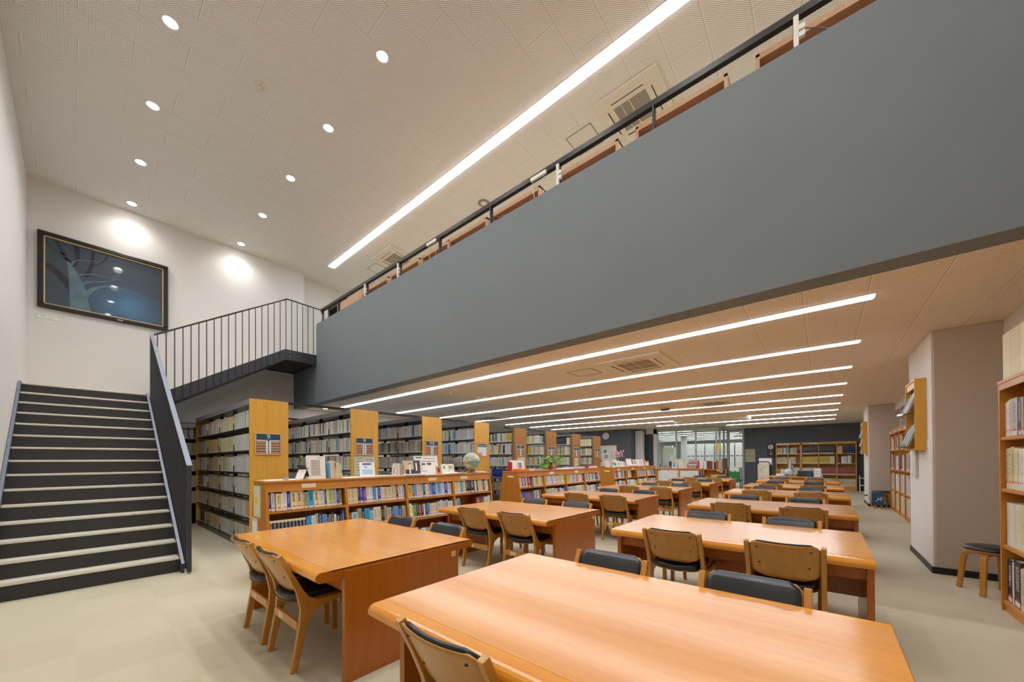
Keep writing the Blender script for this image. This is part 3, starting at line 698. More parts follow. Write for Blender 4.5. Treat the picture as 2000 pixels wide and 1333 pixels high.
A_ROWS = {(0, .785): "n3 l4 _1 c7 w5 b4 c7 c6 c2 k5 y7 c7 w5 g2 d2 w3 L4 g6 b3 o4 _2", (0, .485): "S4x10 b2 y5 w5 g3 n5 s6 n3 k2 n4 w3 n5 n2 b4",
          (1, .785): "c4x3 d2 b5 v4 w4 w4 s5 w2 b4 w4 c6 c5 l5 Y2 m3 l5 l4", (1, .485): "m3 t8 k5 n4 y7 t5 w5 c5 d3 n2 k4 g6 n3 s4x2 b5 k3 g3",
          (2, .785): "x8 h3 s5 p6 t5 d4 w4 p4 s5 b6 t4 s6 t3 l5 b6 l4 t4", (2, .485): "w5 Y3 G5 n4 r4 n4 w3 n4 s5 p5 c5x2 t5 l5 c5 g6 w9", (2, .12): "t9 n4 w5 t4 b4 c5 d8 c3 d4 w5 c5 n3",
          (3, .785): "c4x2 l4 G3 t4 c3 n4 d4 d9 w4 d3 c5x2 n3 c4 w4 _2", (3, .485): "w2 s7 _32 m10 n4 m4 w3 l6 w5"}
TR = {.785: 'top', .485: 'middle', .12: 'bottom'}
TL = R(7.5)
for (b, z), sp in A_ROWS.items():
    def lab(n, c, w, b=b, z=z):
        th = 'thick ' if w >= 6 else 'thin ' if w <= 2 else ''
        return '%s%s book, %s from stair end, %s shelf, %s bay under the globe' % (th, CN[c], ORD[n], TR[z], ORD[b])
    lo = .19
    row(sp, 'R', 1.347+b*.9+.03, .84, FX(z+.02)-.025, z+.001, .165, (lo, .235), .9, lab, 'books in the bookcase under the globe', TL)
for b in (0, 1, 3): row(gen('wcglstkndm', 18), 'R', 1.377+b*.9, .84, FX(.14)-.025, .121, .165, (.19, .235), .9, tilt=TL)
B_ROWS = {(0, .785): "w4 w4 n3 w3 f5 w4 _2 r6 _9 l6 x10 w5 c3 x3 c2", (0, .485): "p3 b4x3 v4x3 m3 d3x2 g3 t3 s4 w3 c2 m7 _8", (1, .785): "Y4 c3 l5 w7 s3 w3x3 l3 p3 c4 p3 c5 w3 t3 Y3", (1, .485): "c3 t4 p3 w3 t3 w3 g3 c4 l3 n5 w6 w5 b6",
          (2, .785): "Y6 Y5 w5 _1 l7 w4 r3 c6 w4 p3 m4", (2, .485): "p4 g3 c6 t6 w4 w9 c5 c4", (3, .785): "w5 s5 w4 d3 w4 c6 G3 t4 l3 n4 r3 b5 w6", (3, .485): "c4 w9 w5 g4 n8 l4"}
for (b, z), sp in B_ROWS.items(): row(sp, 'R', 5.766+b*.9+.03, .84, FX(z+.02)-.025, z+.001, .165, (.19, .235), .9, tilt=TL)
for b in range(4): row(gen('wcglstkndm', 18), 'R', 5.796+b*.9, .84, FX(.14)-.025, .121, .165, (.19, .23), .9, tilt=TL)
C_ROWS = {(0, .785): "s4 w3 f5 d3 c6 w4 r3 y5 c5 _4", (0, .485): "d3 w5 b6 w6 g6 t3 c5 _2", (1, .785): "d4 g3 w4 c5 _16", (1, .485): "w12 w6 L6", (2, .785): "w4 l3 f4 w4 v3 w3 v3 c4 k3 r3 w3 Y4", (2, .485): "q9 c6 d3 q9",
          (3, .785): "l4 w3 p4 c4 s4 y4 w3 n4 f3", (3, .485): "L4 c5 t4 c4 w4 n3 w3 b4"}
for (b, z), sp in C_ROWS.items(): row(sp, 'R', 10.19+b*.89+.03, .83, FX(z+.02)-.025, z+.001, .165, (.19, .235), .9, tilt=TL)
for b in range(4): row(gen('wcglstkndm', 16), 'R', 10.22+b*.89, .83, FX(.14)-.025, .121, .165, (.19, .23), .9, tilt=TL)

# ---- window-side bookcase nearest the camera (spines face the tables)
rc = thing('wall_bookcase', 'orange-brown bookcase by the stool with tall volumes stacked on top', 'bookcase', (0, 0, 0))
RY0, RY1 = 3.6, 5.285
build('end_panel', bx(1.195, 1.585, RY1-.03, RY1, 0, 2.01), M['casev'], rc); build('end_panel', bx(1.195, 1.585, RY0, RY0+.03, 0, 2.01), M['casev'], rc)
build('divider', bx(1.2, 1.57, 4.42, 4.45, 0, 2.0), M['casev'], rc)
build('top_board', MB().box(1.19, 1.585, RY0, RY1+.002, 1.985, 2.012).box(1.195, 1.21, RY0+.03, RY1-.03, 1.93, 1.985), M['case'], rc, bevel=.002)
build('back_board', bx(1.575, 1.588, RY0, RY1, 0, 2.0), M['casev'], rc)
for z in (.09, .58, 1.07, 1.52): build('shelf', bx(1.2, 1.57, RY0+.03, RY1-.03, z-.028, z), M['case'], rc)
build('kick_board', bx(1.21, 1.225, RY0+.03, RY1-.03, 0, .062), M['case'], rc)
def rlab(sh, what):
    return lambda n, c, w: '%s%s %s, %s from the stool, %s of near wall bookcase' % ('thick ' if w >= 8 else '', CN[c], what, ORD[n], sh)
G_ = 'volumes in the wall bookcase beside the stool'
row("z4 z5 z4x14", 'L', 5.27, .76, 1.22, 2.013, .3, (.405, .408), .0, rlab('on top', 'tall volume'), G_, jit=0)
row("w4 w3 c4 g10 _1 n5 k4 _1 r5 k4 m5 w6 n5 c5", 'L', 5.25, .76, 1.225, 1.521, .26, (.29, .33), .9, rlab('on the upper shelf', 'book'), G_)
row("Q5 z6 Q8 z5x2 e4x5 z4x3 q5x3", 'L', 5.25, .74, 1.225, 1.071, .26, (.34, .36), .9, rlab('on the second shelf', 'volume'), G_)
row("q5x5 z5x5 q4x6", 'L', 5.25, .76, 1.225, .581, .26, (.37, .38), .5, rlab('on the third shelf', 'volume'), G_)
row("n9 w3 d12 q3 i8 w7 k4 b6 c8", 'L', 5.25, .70, 1.225, .091, .27, (.33, .4), .9, rlab('on the bottom shelf', 'book'), G_)

# ---- tall double-sided bookcases
LV = (.1, .49, .84, 1.18, 1.52, 1.87)
def tall_case(y0, y1, H, black, sign, label, cols):
    t = thing('tall_bookcase', label, 'bookcase', (0, 0, 0), 0, 'tall double-sided bookcases')
    mt = M['black'] if black else M['gmetal']; em = M['amber'] if black else M['brown']; x0, x1 = -10.3, -6.5
    build('end_panel', bx(x1-.03, x1, y0, y1, 0, H), em, t, bevel=.002); build('end_panel', bx(x0, x0+.03, y0, y1, 0, H), em, t, bevel=.002)
    if not black: build('end_frame', bx(x1-.07, x1-.031, y0-.0, y1, 0, H-.01), mt, t)
    ym = (y0+y1)/2; a, b = x0+.031, x1-(.031 if black else .071); L = (b-a)/4
    for z in LV:
        mb = bx(a, b, y0+.012, y1-.012, z-.022, z)
        for i in range(1, 4): mb.box(a+i*L-.004, a+i*L+.004, y0+.02, ym, z, z+.11)
        build('shelf', mb, mt, t)
    for i in range(5): xx = a+i*L; build('upright', bx(max(a, xx-.02), min(b, xx+.02), ym-.03, ym+.03, .0, H-.02), mt, t)
    build('canopy', MB().box(a, b, y0, y0+.02, H-.085, H-.005).box(a, b, y1-.02, y1, H-.085, H-.005).box(a, b, y0+.02, y1-.02, H-.02, H-.005), M['silver'] if black and y0 < 3 else M['grey'] if black else M['gmetal'], t)
    build('kick_plate', bx(a, b, y0+.02, y1-.02, 0, .078), M['gmetal'] if black else mt, t)
    sg = build('sign_board', MB().box(0, .012, -.175, .175, -.165, .165).box(.012, .02, -.175, -.16, -.165, .165).box(.012, .02, .16, .175, -.165, .165).box(.012, .02, -.16, .16, -.165, -.151).box(.012, .02, -.16, .16, .151, .165), M['signb'] if False else M['carrel'], t, loc=(x1, ym-.02, 1.615))
    build('sign_header', bx(.012, .014, -.158, .158, .065, .15), M['teal'], sg)
    build('sign_table', bx(.012, .0135, -.158, .158, -.15, .065), M['teal'] if sign != '8 6 5 4' else M['signw'], sg)
    mb = MB(); mw = MB()
    for k in range(5):
        z = .04-k*.04
        for s in (-1, 1):
            c_ = s*.082
            if sign == '8 6 5 4' and not (s < 0 and k > 2): continue
            mb.box(.0135, .0148, c_-.07, c_+.07, z-.028, z)
    if sign != '8 6 5 4': mw.box(.0135, .0155, -.033, -.006, -.145, .055).box(.0135, .0155, .006, .033, -.145, .055).box(.0135, .0155, -.152, -.006, .045, .06).box(.0135, .0155, .006, .152, .045, .06)
    else: mw.box(.0135, .014, -.152, -.006, .0, .06).box(.0135, .014, .006, .152, -.1, .06)
    build('sign_strips', mb, M['signb'], sg); build('sign_strips_white', mw, M['signw'], sg)
    text('sign_number', sign, .105 if len(sign) < 2 else .095, M['signw'], sg, (.0145, 0, .107), (math.pi/2, 0, math.pi/2))
    return t
def fillcase(y0, specs, single=False, black=True):
    a, b = -10.269, (-6.531 if black else -6.571); L = (b-a)/4
    for zi, bays in enumerate(specs):
        z = LV[5-zi]
        for i, sp in enumerate(bays):
            if not sp: continue
            sgl = single and i == 3
            lb = None
            if sgl:
                lb = lambda n, c, w, zi=zi: '%s volume, %s shelf down, aisle-end bay of the first tall bookcase' % (CN[c], ORD[zi])
            row(sp, 'F', a+i*L+.015, L-.03, y0+.03, z+.001, .2, (.235, .27) if not sgl else (.255, .262), .45, lb, 'bound volumes in the first tall bookcase', fill=.97)
tall_case(1.66, 2.18, 2.29, True, '9', 'tall amber-ended bookcase signed 9, nearest the stairs', None)
T1 = [["p4 g5x2 e4x3 q5 e4", "Q5 q4 i4 q5 l3 Q5 q4x2 e4", "z5x3 q3 e3 z4x7", "w3 d1 E4x7 Q4 E4x3"],
      ["z5x4 s3 w2 G2 w4 Q5", "i5x7 Q3 z2 i4 f4 Q4", "z4x12", "E4x13"],
      ["w3x2 d2 e4x2 z3 w5 g3", "i4 Q4 f4 Q5 i5x3 Q4 q4", "z5x2 k3 q7x2 e6x2", "E3x14"],
      ["f4x4 s3 w5x3", "Q5x7 i5", "q6x2 e6x3 q5", "e7x2 E4 q8"],
      ["e4x4 r2 q3 k3", "Q5x8", "q7x3 q6x2", "E6x4 i5x2"],
      ["Y3 w3 m4x3 Q4x2", "i6x7 Q5", "E4x9", "q6x4 Q6x2 q4"]]
fillcase(1.66, T1, True)
tall_case(3.2, 3.73, 2.295, True, '9', 'tall amber-ended bookcase signed 9, second from the stairs', None)
tall_case(4.75, 5.27, 2.295, True, '9·8', 'tall amber-ended bookcase signed 9·8', None)
tall_case(6.29, 6.8, 2.30, True, '8 6 5 4', 'tall amber-ended bookcase signed 8 6 5 4, behind the globe', None)
mixed = 'weeqqceglztwqeesqwnkp'
for y0 in (3.2, 4.75, 6.29):
    fillcase(y0, [[gen(mixed, 26, 3, 5) for _ in range(4)] for _ in range(6)])
for i, (y0, sg, nm) in enumerate(((7.8, '4·3', 'signed 4·3'), (9.34, '3 2', 'signed 3 2, behind the potted plant'), (10.87, '2·1', 'signed 2·1'), (12.41, '1·0', 'signed 1·0, farthest of the row'))):
    tall_case(y0, y0+.56, 2.24, False, sg, 'tall brown-ended grey steel bookcase %s' % nm, None)
    rows = [[gen('weqczlgktsnwweYp', 24, 3, 5) for _ in range(4)] for _ in range(6)]
    if i == 0: rows[0][3] = "d3 w3 Y2 n3 x3 y4 d2 w4x2 Y2 n2 q3 e3 p3 z4 x4x3"; rows[3][3] = "w5 n2 b3x12 Y2"; rows[4][3] = "Q5x4 z4x4 d3 v2 w3"; rows[5][3] = "Y3 h3x14"
    if i == 1: rows[0][3] = "p3 w3x3 g3 L4 q3 w3 c3x3 w3x4 q3 t3 L4 b3"
    if i == 2: rows[0][3] = "z3 n4x12 z3x3"; rows[3][3] = "t3 g3 Q4x3 z4x2 Q4x6 r3 t3"
    if i == 3: rows[0][3] = "w4x7 z4x16"; rows[3][3] = "w3 f4x9 w3 c4 r3 w3"
    fillcase(y0, rows, False, False)
for x, y0, y1, z in ((-6.78, 2.18, 6.3, 2.31), (-9.2, 2.18, 6.3, 2.31), (-6.72, 7.8, 12.95, 2.255)):
    single('tie_bar', MB().box(x-.02, x+.02, y0-.2, y1, z-.02, z+.022), M['black'], {-6.78: 'black steel tie bar across the tops of the amber bookcases, aisle end', -9.2: 'black steel tie bar across the amber bookcases, far end', -6.72: 'black steel tie bar across the tops of the brown bookcases'}[x], 'tie bar', 'tie bars above the bookcases')
# notices fixed to end panels
def notice(y0, y1, z0, z1, mat, label, back=None):
    t = thing('wall_notice', label, 'notice', (-6.499, (y0+y1)/2, (z0+z1)/2)); h, v = (y1-y0)/2, (z1-z0)/2
    build('sheet', bx(0, .003, -h, h, -v, v), back or mat, t); build('print', bx(.003, .004, -h+.01, h-.01, -v+.01, v-.01), mat, t)
    mb = MB()
    for k in range(5): mb.box(.004, .0045, -h*.8, -h*.1, v*.7-k*v*.3, v*.78-k*v*.3).box(.004, .0045, h*.1, h*.8, v*.6-k*v*.25, v*.68-k*v*.25)
    build('writing', mb, M['vent'], t)
newsp = plain('newsprint', (206, 206, 196), .8, .12, 40)
notice(3.25, 3.66, 1.08, 1.44, newsp, 'newspaper cutting with green edge below the second sign 9', M['lgreen'])
notice(7.93, 8.28, 1.02, 1.43, M['paperc'], 'cream notice sheet below the sign 4·3')
notice(9.5, 9.78, 1.12, 1.4, M['paper'], 'white notice sheet below the sign 3 2, behind the plant')
notice(11.0, 11.28, 1.14, 1.42, M['paperc'], 'small cream notice sheet below the sign 2·1')
notice(12.6, 12.75, 1.1, 1.2, M['paperc'], 'tiny cream notice below the sign 1·0') if False else None

# ---- dark bookcase under the landing
t = thing('wall_shelving', 'dark steel shelving under the landing filled with beige volumes', 'bookcase', (0, 0, 0))
build('side_panel', bx(-10.84, -10.5, .95, .97, 0, 2.1), M['black'], t); build('side_panel', bx(-10.84, -10.5, 3.6, 3.62, 0, 2.1), M['black'], t); build('back_panel', bx(-10.845, -10.83, .95, 3.62, 0, 2.1), M['dgrey'], t)
for z in (.1, .45, .8, 1.15, 1.5, 1.85, 2.08):
    build('shelf', bx(-10.83, -10.5, .97, 3.6, z-.02, z), M['black'], t)
    if .3 < z < 2: row("q6x6 Q6x3 q6x9 e6x8 q6x8 Q6x8" if z < 1.8 else "q4x12 s4 w5 G4 y4 w4 q4x4 p4 Y6 q4x20 w4x12", 'R', .99, 2.6, -10.52, z+.001, .2, (.25, .27), .45)
single('wall_pipe', MB().cyl((-10.83, .95, 2.24), (-10.83, 4.0, 2.24), .025), M['wall'], 'pale pipe along the wall above the dark shelving', 'pipe')

# ---- long wall bookcase behind the near column
t = thing('wall_bookcase', 'long orange-brown bookcase between the two columns on the window side', 'bookcase', (0, 0, 0))
N = 8; Y1 = 13.93; P_ = .745
for i in range(N+1): build('divider' if 0 < i < N else 'end_panel', bx(1.36, 1.585, Y1-i*P_-.014, Y1-i*P_+.014, 0, 2.05), M['casev'], t)
build('top_board', MB().box(1.35, 1.585, Y1-N*P_-.014, Y1+.014, 2.05, 2.075).box(1.36, 1.375, Y1-N*P_, Y1, 1.96, 2.05), M['case'], t)
build('back_board', bx(1.575, 1.59, Y1-N*P_, Y1, 0, 2.05), M['casev'], t)
for z in (.09, .55, 1.06, 1.55): build('shelf', bx(1.365, 1.575, Y1-N*P_, Y1, z-.026, z), M['case'], t)
build('kick_board', bx(1.375, 1.39, Y1-N*P_, Y1, 0, .064), M['case'], t)
for i in range(0, N, 1): build('label_plate', bx(1.357, 1.36, Y1-i*P_-.22, Y1-i*P_-.05, 1.98, 2.03), M['signw'], t)
for i in range(N):
    y = Y1-i*P_-.03
    row(gen('bgnrqqzz' if i < 3 else 'qqzze', 12, 4, 7), 'L', y, .68, 1.385, 1.551, .18, (.25, .36), .5, fill=RNG.uniform(.4, 1))
    row(gen('nwbqz', 12, 4, 7), 'L', y, .68, 1.385, 1.061, .18, (.3, .42), .5, fill=RNG.uniform(.4, .9))
    row(gen('wqnsgez', 12, 4, 7), 'L', y, .68, 1.385, .551, .18, (.34, .42), .5, fill=RNG.uniform(.6, 1))
    row(gen('Qzqc', 12, 4, 7), 'L', y, .68, 1.385, .091, .18, (.36, .4), .5, fill=RNG.uniform(.8, 1))

# ---- bookcase on the rear wall
t = thing('wall_bookcase', 'wide yellow-brown bookcase on the charcoal rear wall beside the old clock', 'bookcase', (0, 0, 0))
YF = 20.5
xs = [-1.61, -1.18, -.73, -.14, .45, 1.04]
for i, x in enumerate(xs): build('end_panel' if i in (0, 5) else 'divider', bx(x-(.03 if i == 2 else .015), x+(.03 if i == 2 else .015), YF, 20.86, 0, 2.05), M['casex'], t)
build('top_board', MB().box(-1.625, 1.055, YF-.003, 20.87, 2.03, 2.055).box(-1.6, 1.03, YF, YF+.015, 1.96, 2.03), M['casex'], t)
build('back_board', bx(-1.61, 1.04, 20.86, 20.875, 0, 2.04), M['casex'], t)
for z in (.19, .67, 1.14, 1.56): build('shelf', bx(-1.6, 1.03, YF+.003, 20.86, z-.03, z), M['casex'], t)
build('kick_board', bx(-1.6, 1.03, YF+.01, YF+.025, 0, .16), M['casex'], t)
for a, b in ((-1.6, -1.37), (-1.36, -1.1), (-.44, -.17)): build('label_plate', bx(a, b, YF-.006, YF-.001, 1.975, 2.02), M['signw'], t)
K = dict(jit=0)
row("x4x5 w4 b3 b3 w3 c4 w3 y4 b3 w3", 'F', -1.59, .4, YF+.03, 1.561, .18, (.26, .275), .5, **K)
row("G3 b3 w3 L4x2 g3 O4 s4 p4 r5 _9", 'F', -1.15, .37, YF+.03, 1.561, .18, (.26, .275), .5, **K)
row("d4x13", 'F', -.69, .52, YF+.03, 1.561, .18, (.32, .325), .5, **K)
row("d4x11 _6", 'F', -.11, .54, YF+.03, 1.561, .18, (.32, .325), .5, **K)
row("w4 _1 i10 _40", 'F', .48, .54, YF+.03, 1.561, .18, (.3, .33), .5, **K)
row("Q4x9 _1", 'F', -1.59, .39, YF+.03, 1.141, .18, (.27, .28), .5, **K); row("Q4x4 _9", 'F', -1.15, .37, YF+.03, 1.141, .18, (.28, .28), .5, **K)
row("x4x11", 'F', -.69, .52, YF+.03, 1.141, .18, (.285, .29), .5, **K); row("x4x7 E3 q4x2 _3", 'F', -.11, .53, YF+.03, 1.141, .18, (.3, .305), .5, **K)
row("m5 _4 E6 w9 s3 w6 i4 _10", 'F', .48, .54, YF+.03, 1.141, .18, (.27, .35), .5, **K)
row("O5x4 _3", 'F', -1.59, .35, YF+.03, .671, .18, (.22, .23), .5, **K); row("q4x5", 'F', -1.15, .37, YF+.03, .671, .18, (.28, .28), .5, **K); row("q4x12", 'F', -.69, .52, YF+.03, .671, .18, (.25, .28), .5, **K)
row("f4x14", 'F', -.11, .54, YF+.03, .671, .18, (.3, .305), .5, **K); row("f4x14", 'F', .48, .54, YF+.03, .671, .18, (.3, .305), .5, **K)
row("Q4x14", 'F', -.11, .54, YF+.03, .191, .18, (.3, .305), .5, **K); row("Q4x14", 'F', .48, .54, YF+.03, .191, .18, (.3, .305), .5, **K)
t = thing('storage_case', 'dark blue carry case with a handle on the rear bookcase top shelf', 'case', (.86, 20.6, 1.562))
build('body', bx(-.14, .14, 0, .1, 0, .27), M['bluec'], t, bevel=.02); build('handle', MB().tube([(-.06, .05, .27), (-.05, .05, .31), (.05, .05, .31), (.06, .05, .27)], .01), M['bluec'], t)
build('panel', MB().box(-.08, -.03, -.004, 0, .06, .2).box(.02, .07, -.004, 0, .06, .2), M['dgrey'], t)

# flush the mass of remaining books into one object
def flush_books():
    me = bpy.data.meshes.new('book'); me.from_pydata(mass['v'], [], mass['f'])
    for m in BOOKS: me.materials.append(m)
    me.polygons.foreach_set('material_index', mass['m'])
    uv = me.uv_layers.new(name='UVMap'); uv.data.foreach_set('uv', [q for p in mass['uv'] for q in p])
    ca = me.color_attributes.new('Col', 'FLOAT_COLOR', 'CORNER'); ca.data.foreach_set('color', [q for p in mass['c'] for q in p])
    o = bpy.data.objects.new('book', me); COL.objects.link(o)
    tag(o, 'the many further books filling the shelves of the library', 'books', kind='stuff')
flush_books()

# ------------------------------------------------------------------ tables
def table(x0, x1, y0, y1, label, grp):
    w, d = x1-x0, y1-y0; t = thing('reading_table', label, 'table', (x0, y0, 0), 0, grp)
    r = .03; z0, z1 = .638, .70
    def prof(ya, yb, rr=r):
        pts = []
        for k in range(9):
            a = -math.pi/2+math.pi*k/8; pts.append((ya-math.cos(a)*r+r if False else ya+r-math.cos(a)*r, (z0+z1)/2-math.sin(a)*-(z1-z0)/2))
        for k in range(9):
            a = math.pi/2-math.pi*k/8; pts.append((yb-r+math.cos(a)*r, (z0+z1)/2+math.sin(a)*(z1-z0)/2))
        return pts
    mb = MB().prism([(0, y, z) for y, z in prof(0, d)], (w, 0, 0)); mb.m[0] = mb.m[1] = 1
    build('edging', mb, [M['edge'], M['panel']], t, smooth=False)
    build('tabletop', bx(0, w, .085, d-.085, .694, z1+.0008), M['top'], t)
    for xx in (-.008, w-.03): build('side_panel', bx(xx, xx+.038, .165, d-.165, 0, .682), M['panel'], t, bevel=.002)
    for yy in (.2, d-.22): build('apron', bx(.03, w-.03, yy, yy+.02, .53, .638), M['panel'], t)
    build('modesty_panel', bx(.03, w-.03, d/2-.01, d/2+.01, .3, .638), M['panel'], t)
    build('under_shelf', bx(.03, w-.03, .22, d-.22, .52, .535), M['panel'], t)
    build('number_tag', bx(w+.008, w+.0095, d-.235, d-.195, .6, .64), M['gold'], t)
    return t
TR_ = [(-1.555, .195, .84), (-1.51, .245, 3.2), (-1.485, .3, 5.62), (-1.485, .345, 8.17), (-1.5, .34, 10.62), (-1.515, .336, 13.05)]
TL_ = [(-3.98, -2.205, .875), (-3.99, -2.215, 3.17), (-4.07, -2.27, 5.68), (-4.1, -2.28, 7.98), (-4.05, -2.21, 10.37), (-4.0, -2.2, 12.95)]
for i, (a, b, y) in enumerate(TR_): table(a, b, y, y+1.21, 'long wooden reading table, %s from the camera in the window-side row' % ORD[i], 'reading tables')
for i, (a, b, y) in enumerate(TL_): table(a, b, y, y+1.23, 'long wooden reading table, %s from the stairs in the bookcase-side row' % ORD[i], 'reading tables')

# ------------------------------------------------------------------ chairs
def make_chair():
    t = thing('reading_chair', '', 'chair')
    side = [(0, 0), (.03, .17), (.052, .3), (.058, .39), (.035, .50), (-.01, .61), (-.078, .752), (-.046, .762), (.022, .62), (.075, .515), (.11, .462), (.16, .432), (.26, .43), (.46, .442),
            (.468, .412), (.30, .398), (.2, .385), (.14, .355), (.102, .29), (.036, 0)]
    for s, x in ((-1, -.23), (1, .2)):
        build('side_frame', MB().prism([(x, y, z) for y, z in side], (.03, 0, 0)), M['chairlight'], t, bevel=.004)
        build('leg', MB().hexa([(x, .45, 0), (x+.03, .45, 0), (x+.03, .488, 0), (x, .488, 0), (x, .44, .44), (x+.03, .44, .44), (x+.03, .482, .44), (x, .482, .44)]), M['chairlight'], t, bevel=.003)
    st_ = build('rear_stretcher', bx(-.2, .2, .045, .063, .25, .31), M['chairlight'], t, bevel=.002)
    build('sticker', MB().box(-.12, -.085, .0435, .045, .26, .3).box(-.075, -.045, .0435, .045, .262, .298), M['paperc'], st_)
    build('front_rail', bx(-.2, .2, .452, .47, .37, .42), M['chairlight'], t)
    # seat
    def seat(z0, z1, gx, gy, nm, mat, r):
        mb = MB(); n = 32; rings = [(z0, .0), (z0+.004, r), (z1-.010, r), (z1-.003, r-.008), (z1, -.03)]
        pts = []
        for k in range(n):
            a = 2*math.pi*k/n; c, s_ = math.cos(a), math.sin(a); e = .5
            pts.append((abs(c)**e*(1 if c > 0 else -1), abs(s_)**e*(1 if s_ > 0 else -1)))
        for z, off in rings:
            for px, py in pts: mb.v.append((px*(gx+off), .245+py*(gy+off)-(.0), z-.02*(1-abs(px))*(1 if z > z0+.01 else .6)+.01))
        for q in range(len(rings)-1):
            for k in range(n): j = (k+1) % n; mb.f.append((q*n+k, q*n+j, (q+1)*n+j, (q+1)*n+k)); mb.m.append(0)
        mb.f.append(tuple(reversed(range(n)))); mb.f.append(tuple((len(rings)-1)*n+k for k in range(n))); mb.m += [0, 0]
        build(nm, mb, mat, t, smooth=True)
    seat(.418, .43, .192, .235, 'seat_shell', M['chair'], .0); seat(.43, .472, .188, .232, 'seat_pad', M['pad'], .002)
    # curved backrest
    def back(z0, z1, y_off, th, hw, rt_, rb, nm, mat, puff=0):
        mb = MB(); nx, nz = 14, 10
        def yp(z): return .06+(z-.5)*(-.137/.262)*1.0
        def P(i, j, side):
            tz = j/nz; z = z0+(z1-z0)*tz; h = z1-z0; dz = tz*h; w_ = hw
            if dz < rb: w_ = hw-rb+math.sqrt(max(0, rb*rb-(rb-dz)**2))
            if h-dz < rt_: w_ = min(w_, hw-rt_+math.sqrt(max(0, rt_*rt_-(rt_-(h-dz))**2)))
            x = w_*(2*i/nx-1); cv_ = -.03*(1-(x/hw)**2)
            pf = puff*(1-(2*i/nx-1)**6)*(1-(2*tz-1)**6) if side else 0
            sag = .006*(1-(x/hw)**2)*tz
            return (x, yp(z)+y_off+cv_+(th+pf if side else 0), z-sag)
        for side in (0, 1):
            for j in range(nz+1):
                for i in range(nx+1): mb.v.append(P(i, j, side))
        q = (nx+1)*(nz+1)
        for j in range(nz):
            for i in range(nx):
                a = j*(nx+1)+i; mb.f.append((a, a+1, a+nx+2, a+nx+1)); mb.f.append((q+a, q+a+nx+1, q+a+nx+2, q+a+1)); mb.m += [0, 0]
        ring = [i for i in range(nx+1)]+[j*(nx+1)+nx for j in range(1, nz+1)]+[nz*(nx+1)+i for i in range(nx-1, -1, -1)]+[j*(nx+1) for j in range(nz-1, 0, -1)]
        for k in range(len(ring)): a, b = ring[k], ring[(k+1) % len(ring)]; mb.f.append((b, a, q+a, q+b)); mb.m.append(0)
        return build(nm, mb, mat, t, smooth=False)
    bk = back(.492, .762, .0, .011, .202, .03, .09, 'backrest', M['chair'])
    for x, z in ((-.15, .72), (.15, .72), (-.14, .60), (.14, .60)):
        y = .06+(z-.5)*(-.137/.262)-.03*(1-(x/.202)**2); build('screw', MB().cyl((x, y-.0025, z), (x, y+.004, z), .0075, .0075, 12), M['screw'], bk)
    o = back(.53, .772, .012, .016, .192, .045, .04, 'back_pad', M['pad'], .012)
    for p in o.data.polygons: p.use_smooth = True
    for p in bk.data.polygons: p.use_smooth = True
    return t
chair0 = make_chair(); ctree = tree(chair0); first = True
def place_chair(x, y, rz, label, grp):
    global first
    if first: first = False; chair0.location = (x, y, 0); chair0.rotation_euler = (0, 0, rz); chair0['label'] = label; chair0['group'] = grp
    else: dup(ctree, (x, y, 0), rz, label, grp)
def chairs(i, x0, y0, d, rown, xs_, ends, farx=None):
    for s, nm in ((0, 'near'), (1, 'far')):
        for x, e_ in zip((farx if (farx and s) else xs_), ends):
            y = y0-.0 if s == 0 else y0+d
            lab = 'wooden chair, %s side of the %s table in the %s row, %s end' % (nm, ORD[i], rown, e_)
            place_chair(x, y+(-.005 if s == 0 else .01), 0 if s == 0 else math.pi, lab, 'reading chairs')
for i, (a, b, y) in enumerate(TR_): chairs(i, a, y, 1.21, 'window-side', (-.985+(a+1.555)*.6, -.24+(b-.195)*.5), ('aisle', 'window'), (-1.0+(a+1.555)*.6, -.27+(b-.195)*.6))
for i, (a, b, y) in enumerate(TL_): chairs(i, a, y, 1.23, 'bookcase-side', (-3.37 if i == 0 else -3.3, -2.79 if i == 0 else -2.62), ('bookcase', 'aisle'), (-3.32, -2.6))
# stools
def stool(x, y, rz, label):
    t = thing('stool', label, 'stool', (x, y, 0), rz, 'low stools')
    build('seat_pad', MB().lathe([(.17, .42), (.19, .432), (.19, .447), (.17, .462), (.05, .468)], n=32), M['pad'], t, smooth=True)
    build('seat_base', MB().lathe([(.165, .405), (.185, .42), (.18, .43)], n=32), M['chair'], t, smooth=True)
    for a in range(4):
        an = math.pi/4+a*math.pi/2; c, s_ = math.cos(an), math.sin(an)
        pts = [(.02, .37), (.12, .375), (.165, .345), (.175, .28), (.205, 0), (.24, 0), (.213, .29), (.2, .37), (.15, .405), (.02, .405)]
        mb = MB().prism([(q, -.02, z) for q, z in pts], (0, .04, 0)); build('leg', mb, M['chairlight'], t, rot=(0, 0, an), bevel=.004)
stool(1.27, 5.83, .3, 'round black stool with bent wood legs beside the near wall bookcase')
stool(1.2, 14.05, .2, 'round dark stool behind the blue board, by the far column')
t = thing('blue_board', 'blue box board with a white sprig print leaning at the far stool', 'board', (1.08, 13.72, .1))
build('panel', bx(-.09, .14, -.02, .02, 0, .33), M['bin'], t, bevel=.003)
build('sprig_print', MB().tube([(-.01, -.022, .1), (.03, -.022, .15), (.08, -.022, .17), (.13, -.022, .18)], .006).tube([(.03, -.022, .15), (.03, -.022, .21)], .006).tube([(.07, -.022, .17), (.1, -.022, .23)], .006).tube([(.05, -.022, .16), (.1, -.022, .12)], .006), M['paper'], t)
build('foot', MB().box(-.06, -.03, -.015, .015, -.1, 0).box(.08, .11, -.015, .015, -.1, 0), M['chairlight'], t)

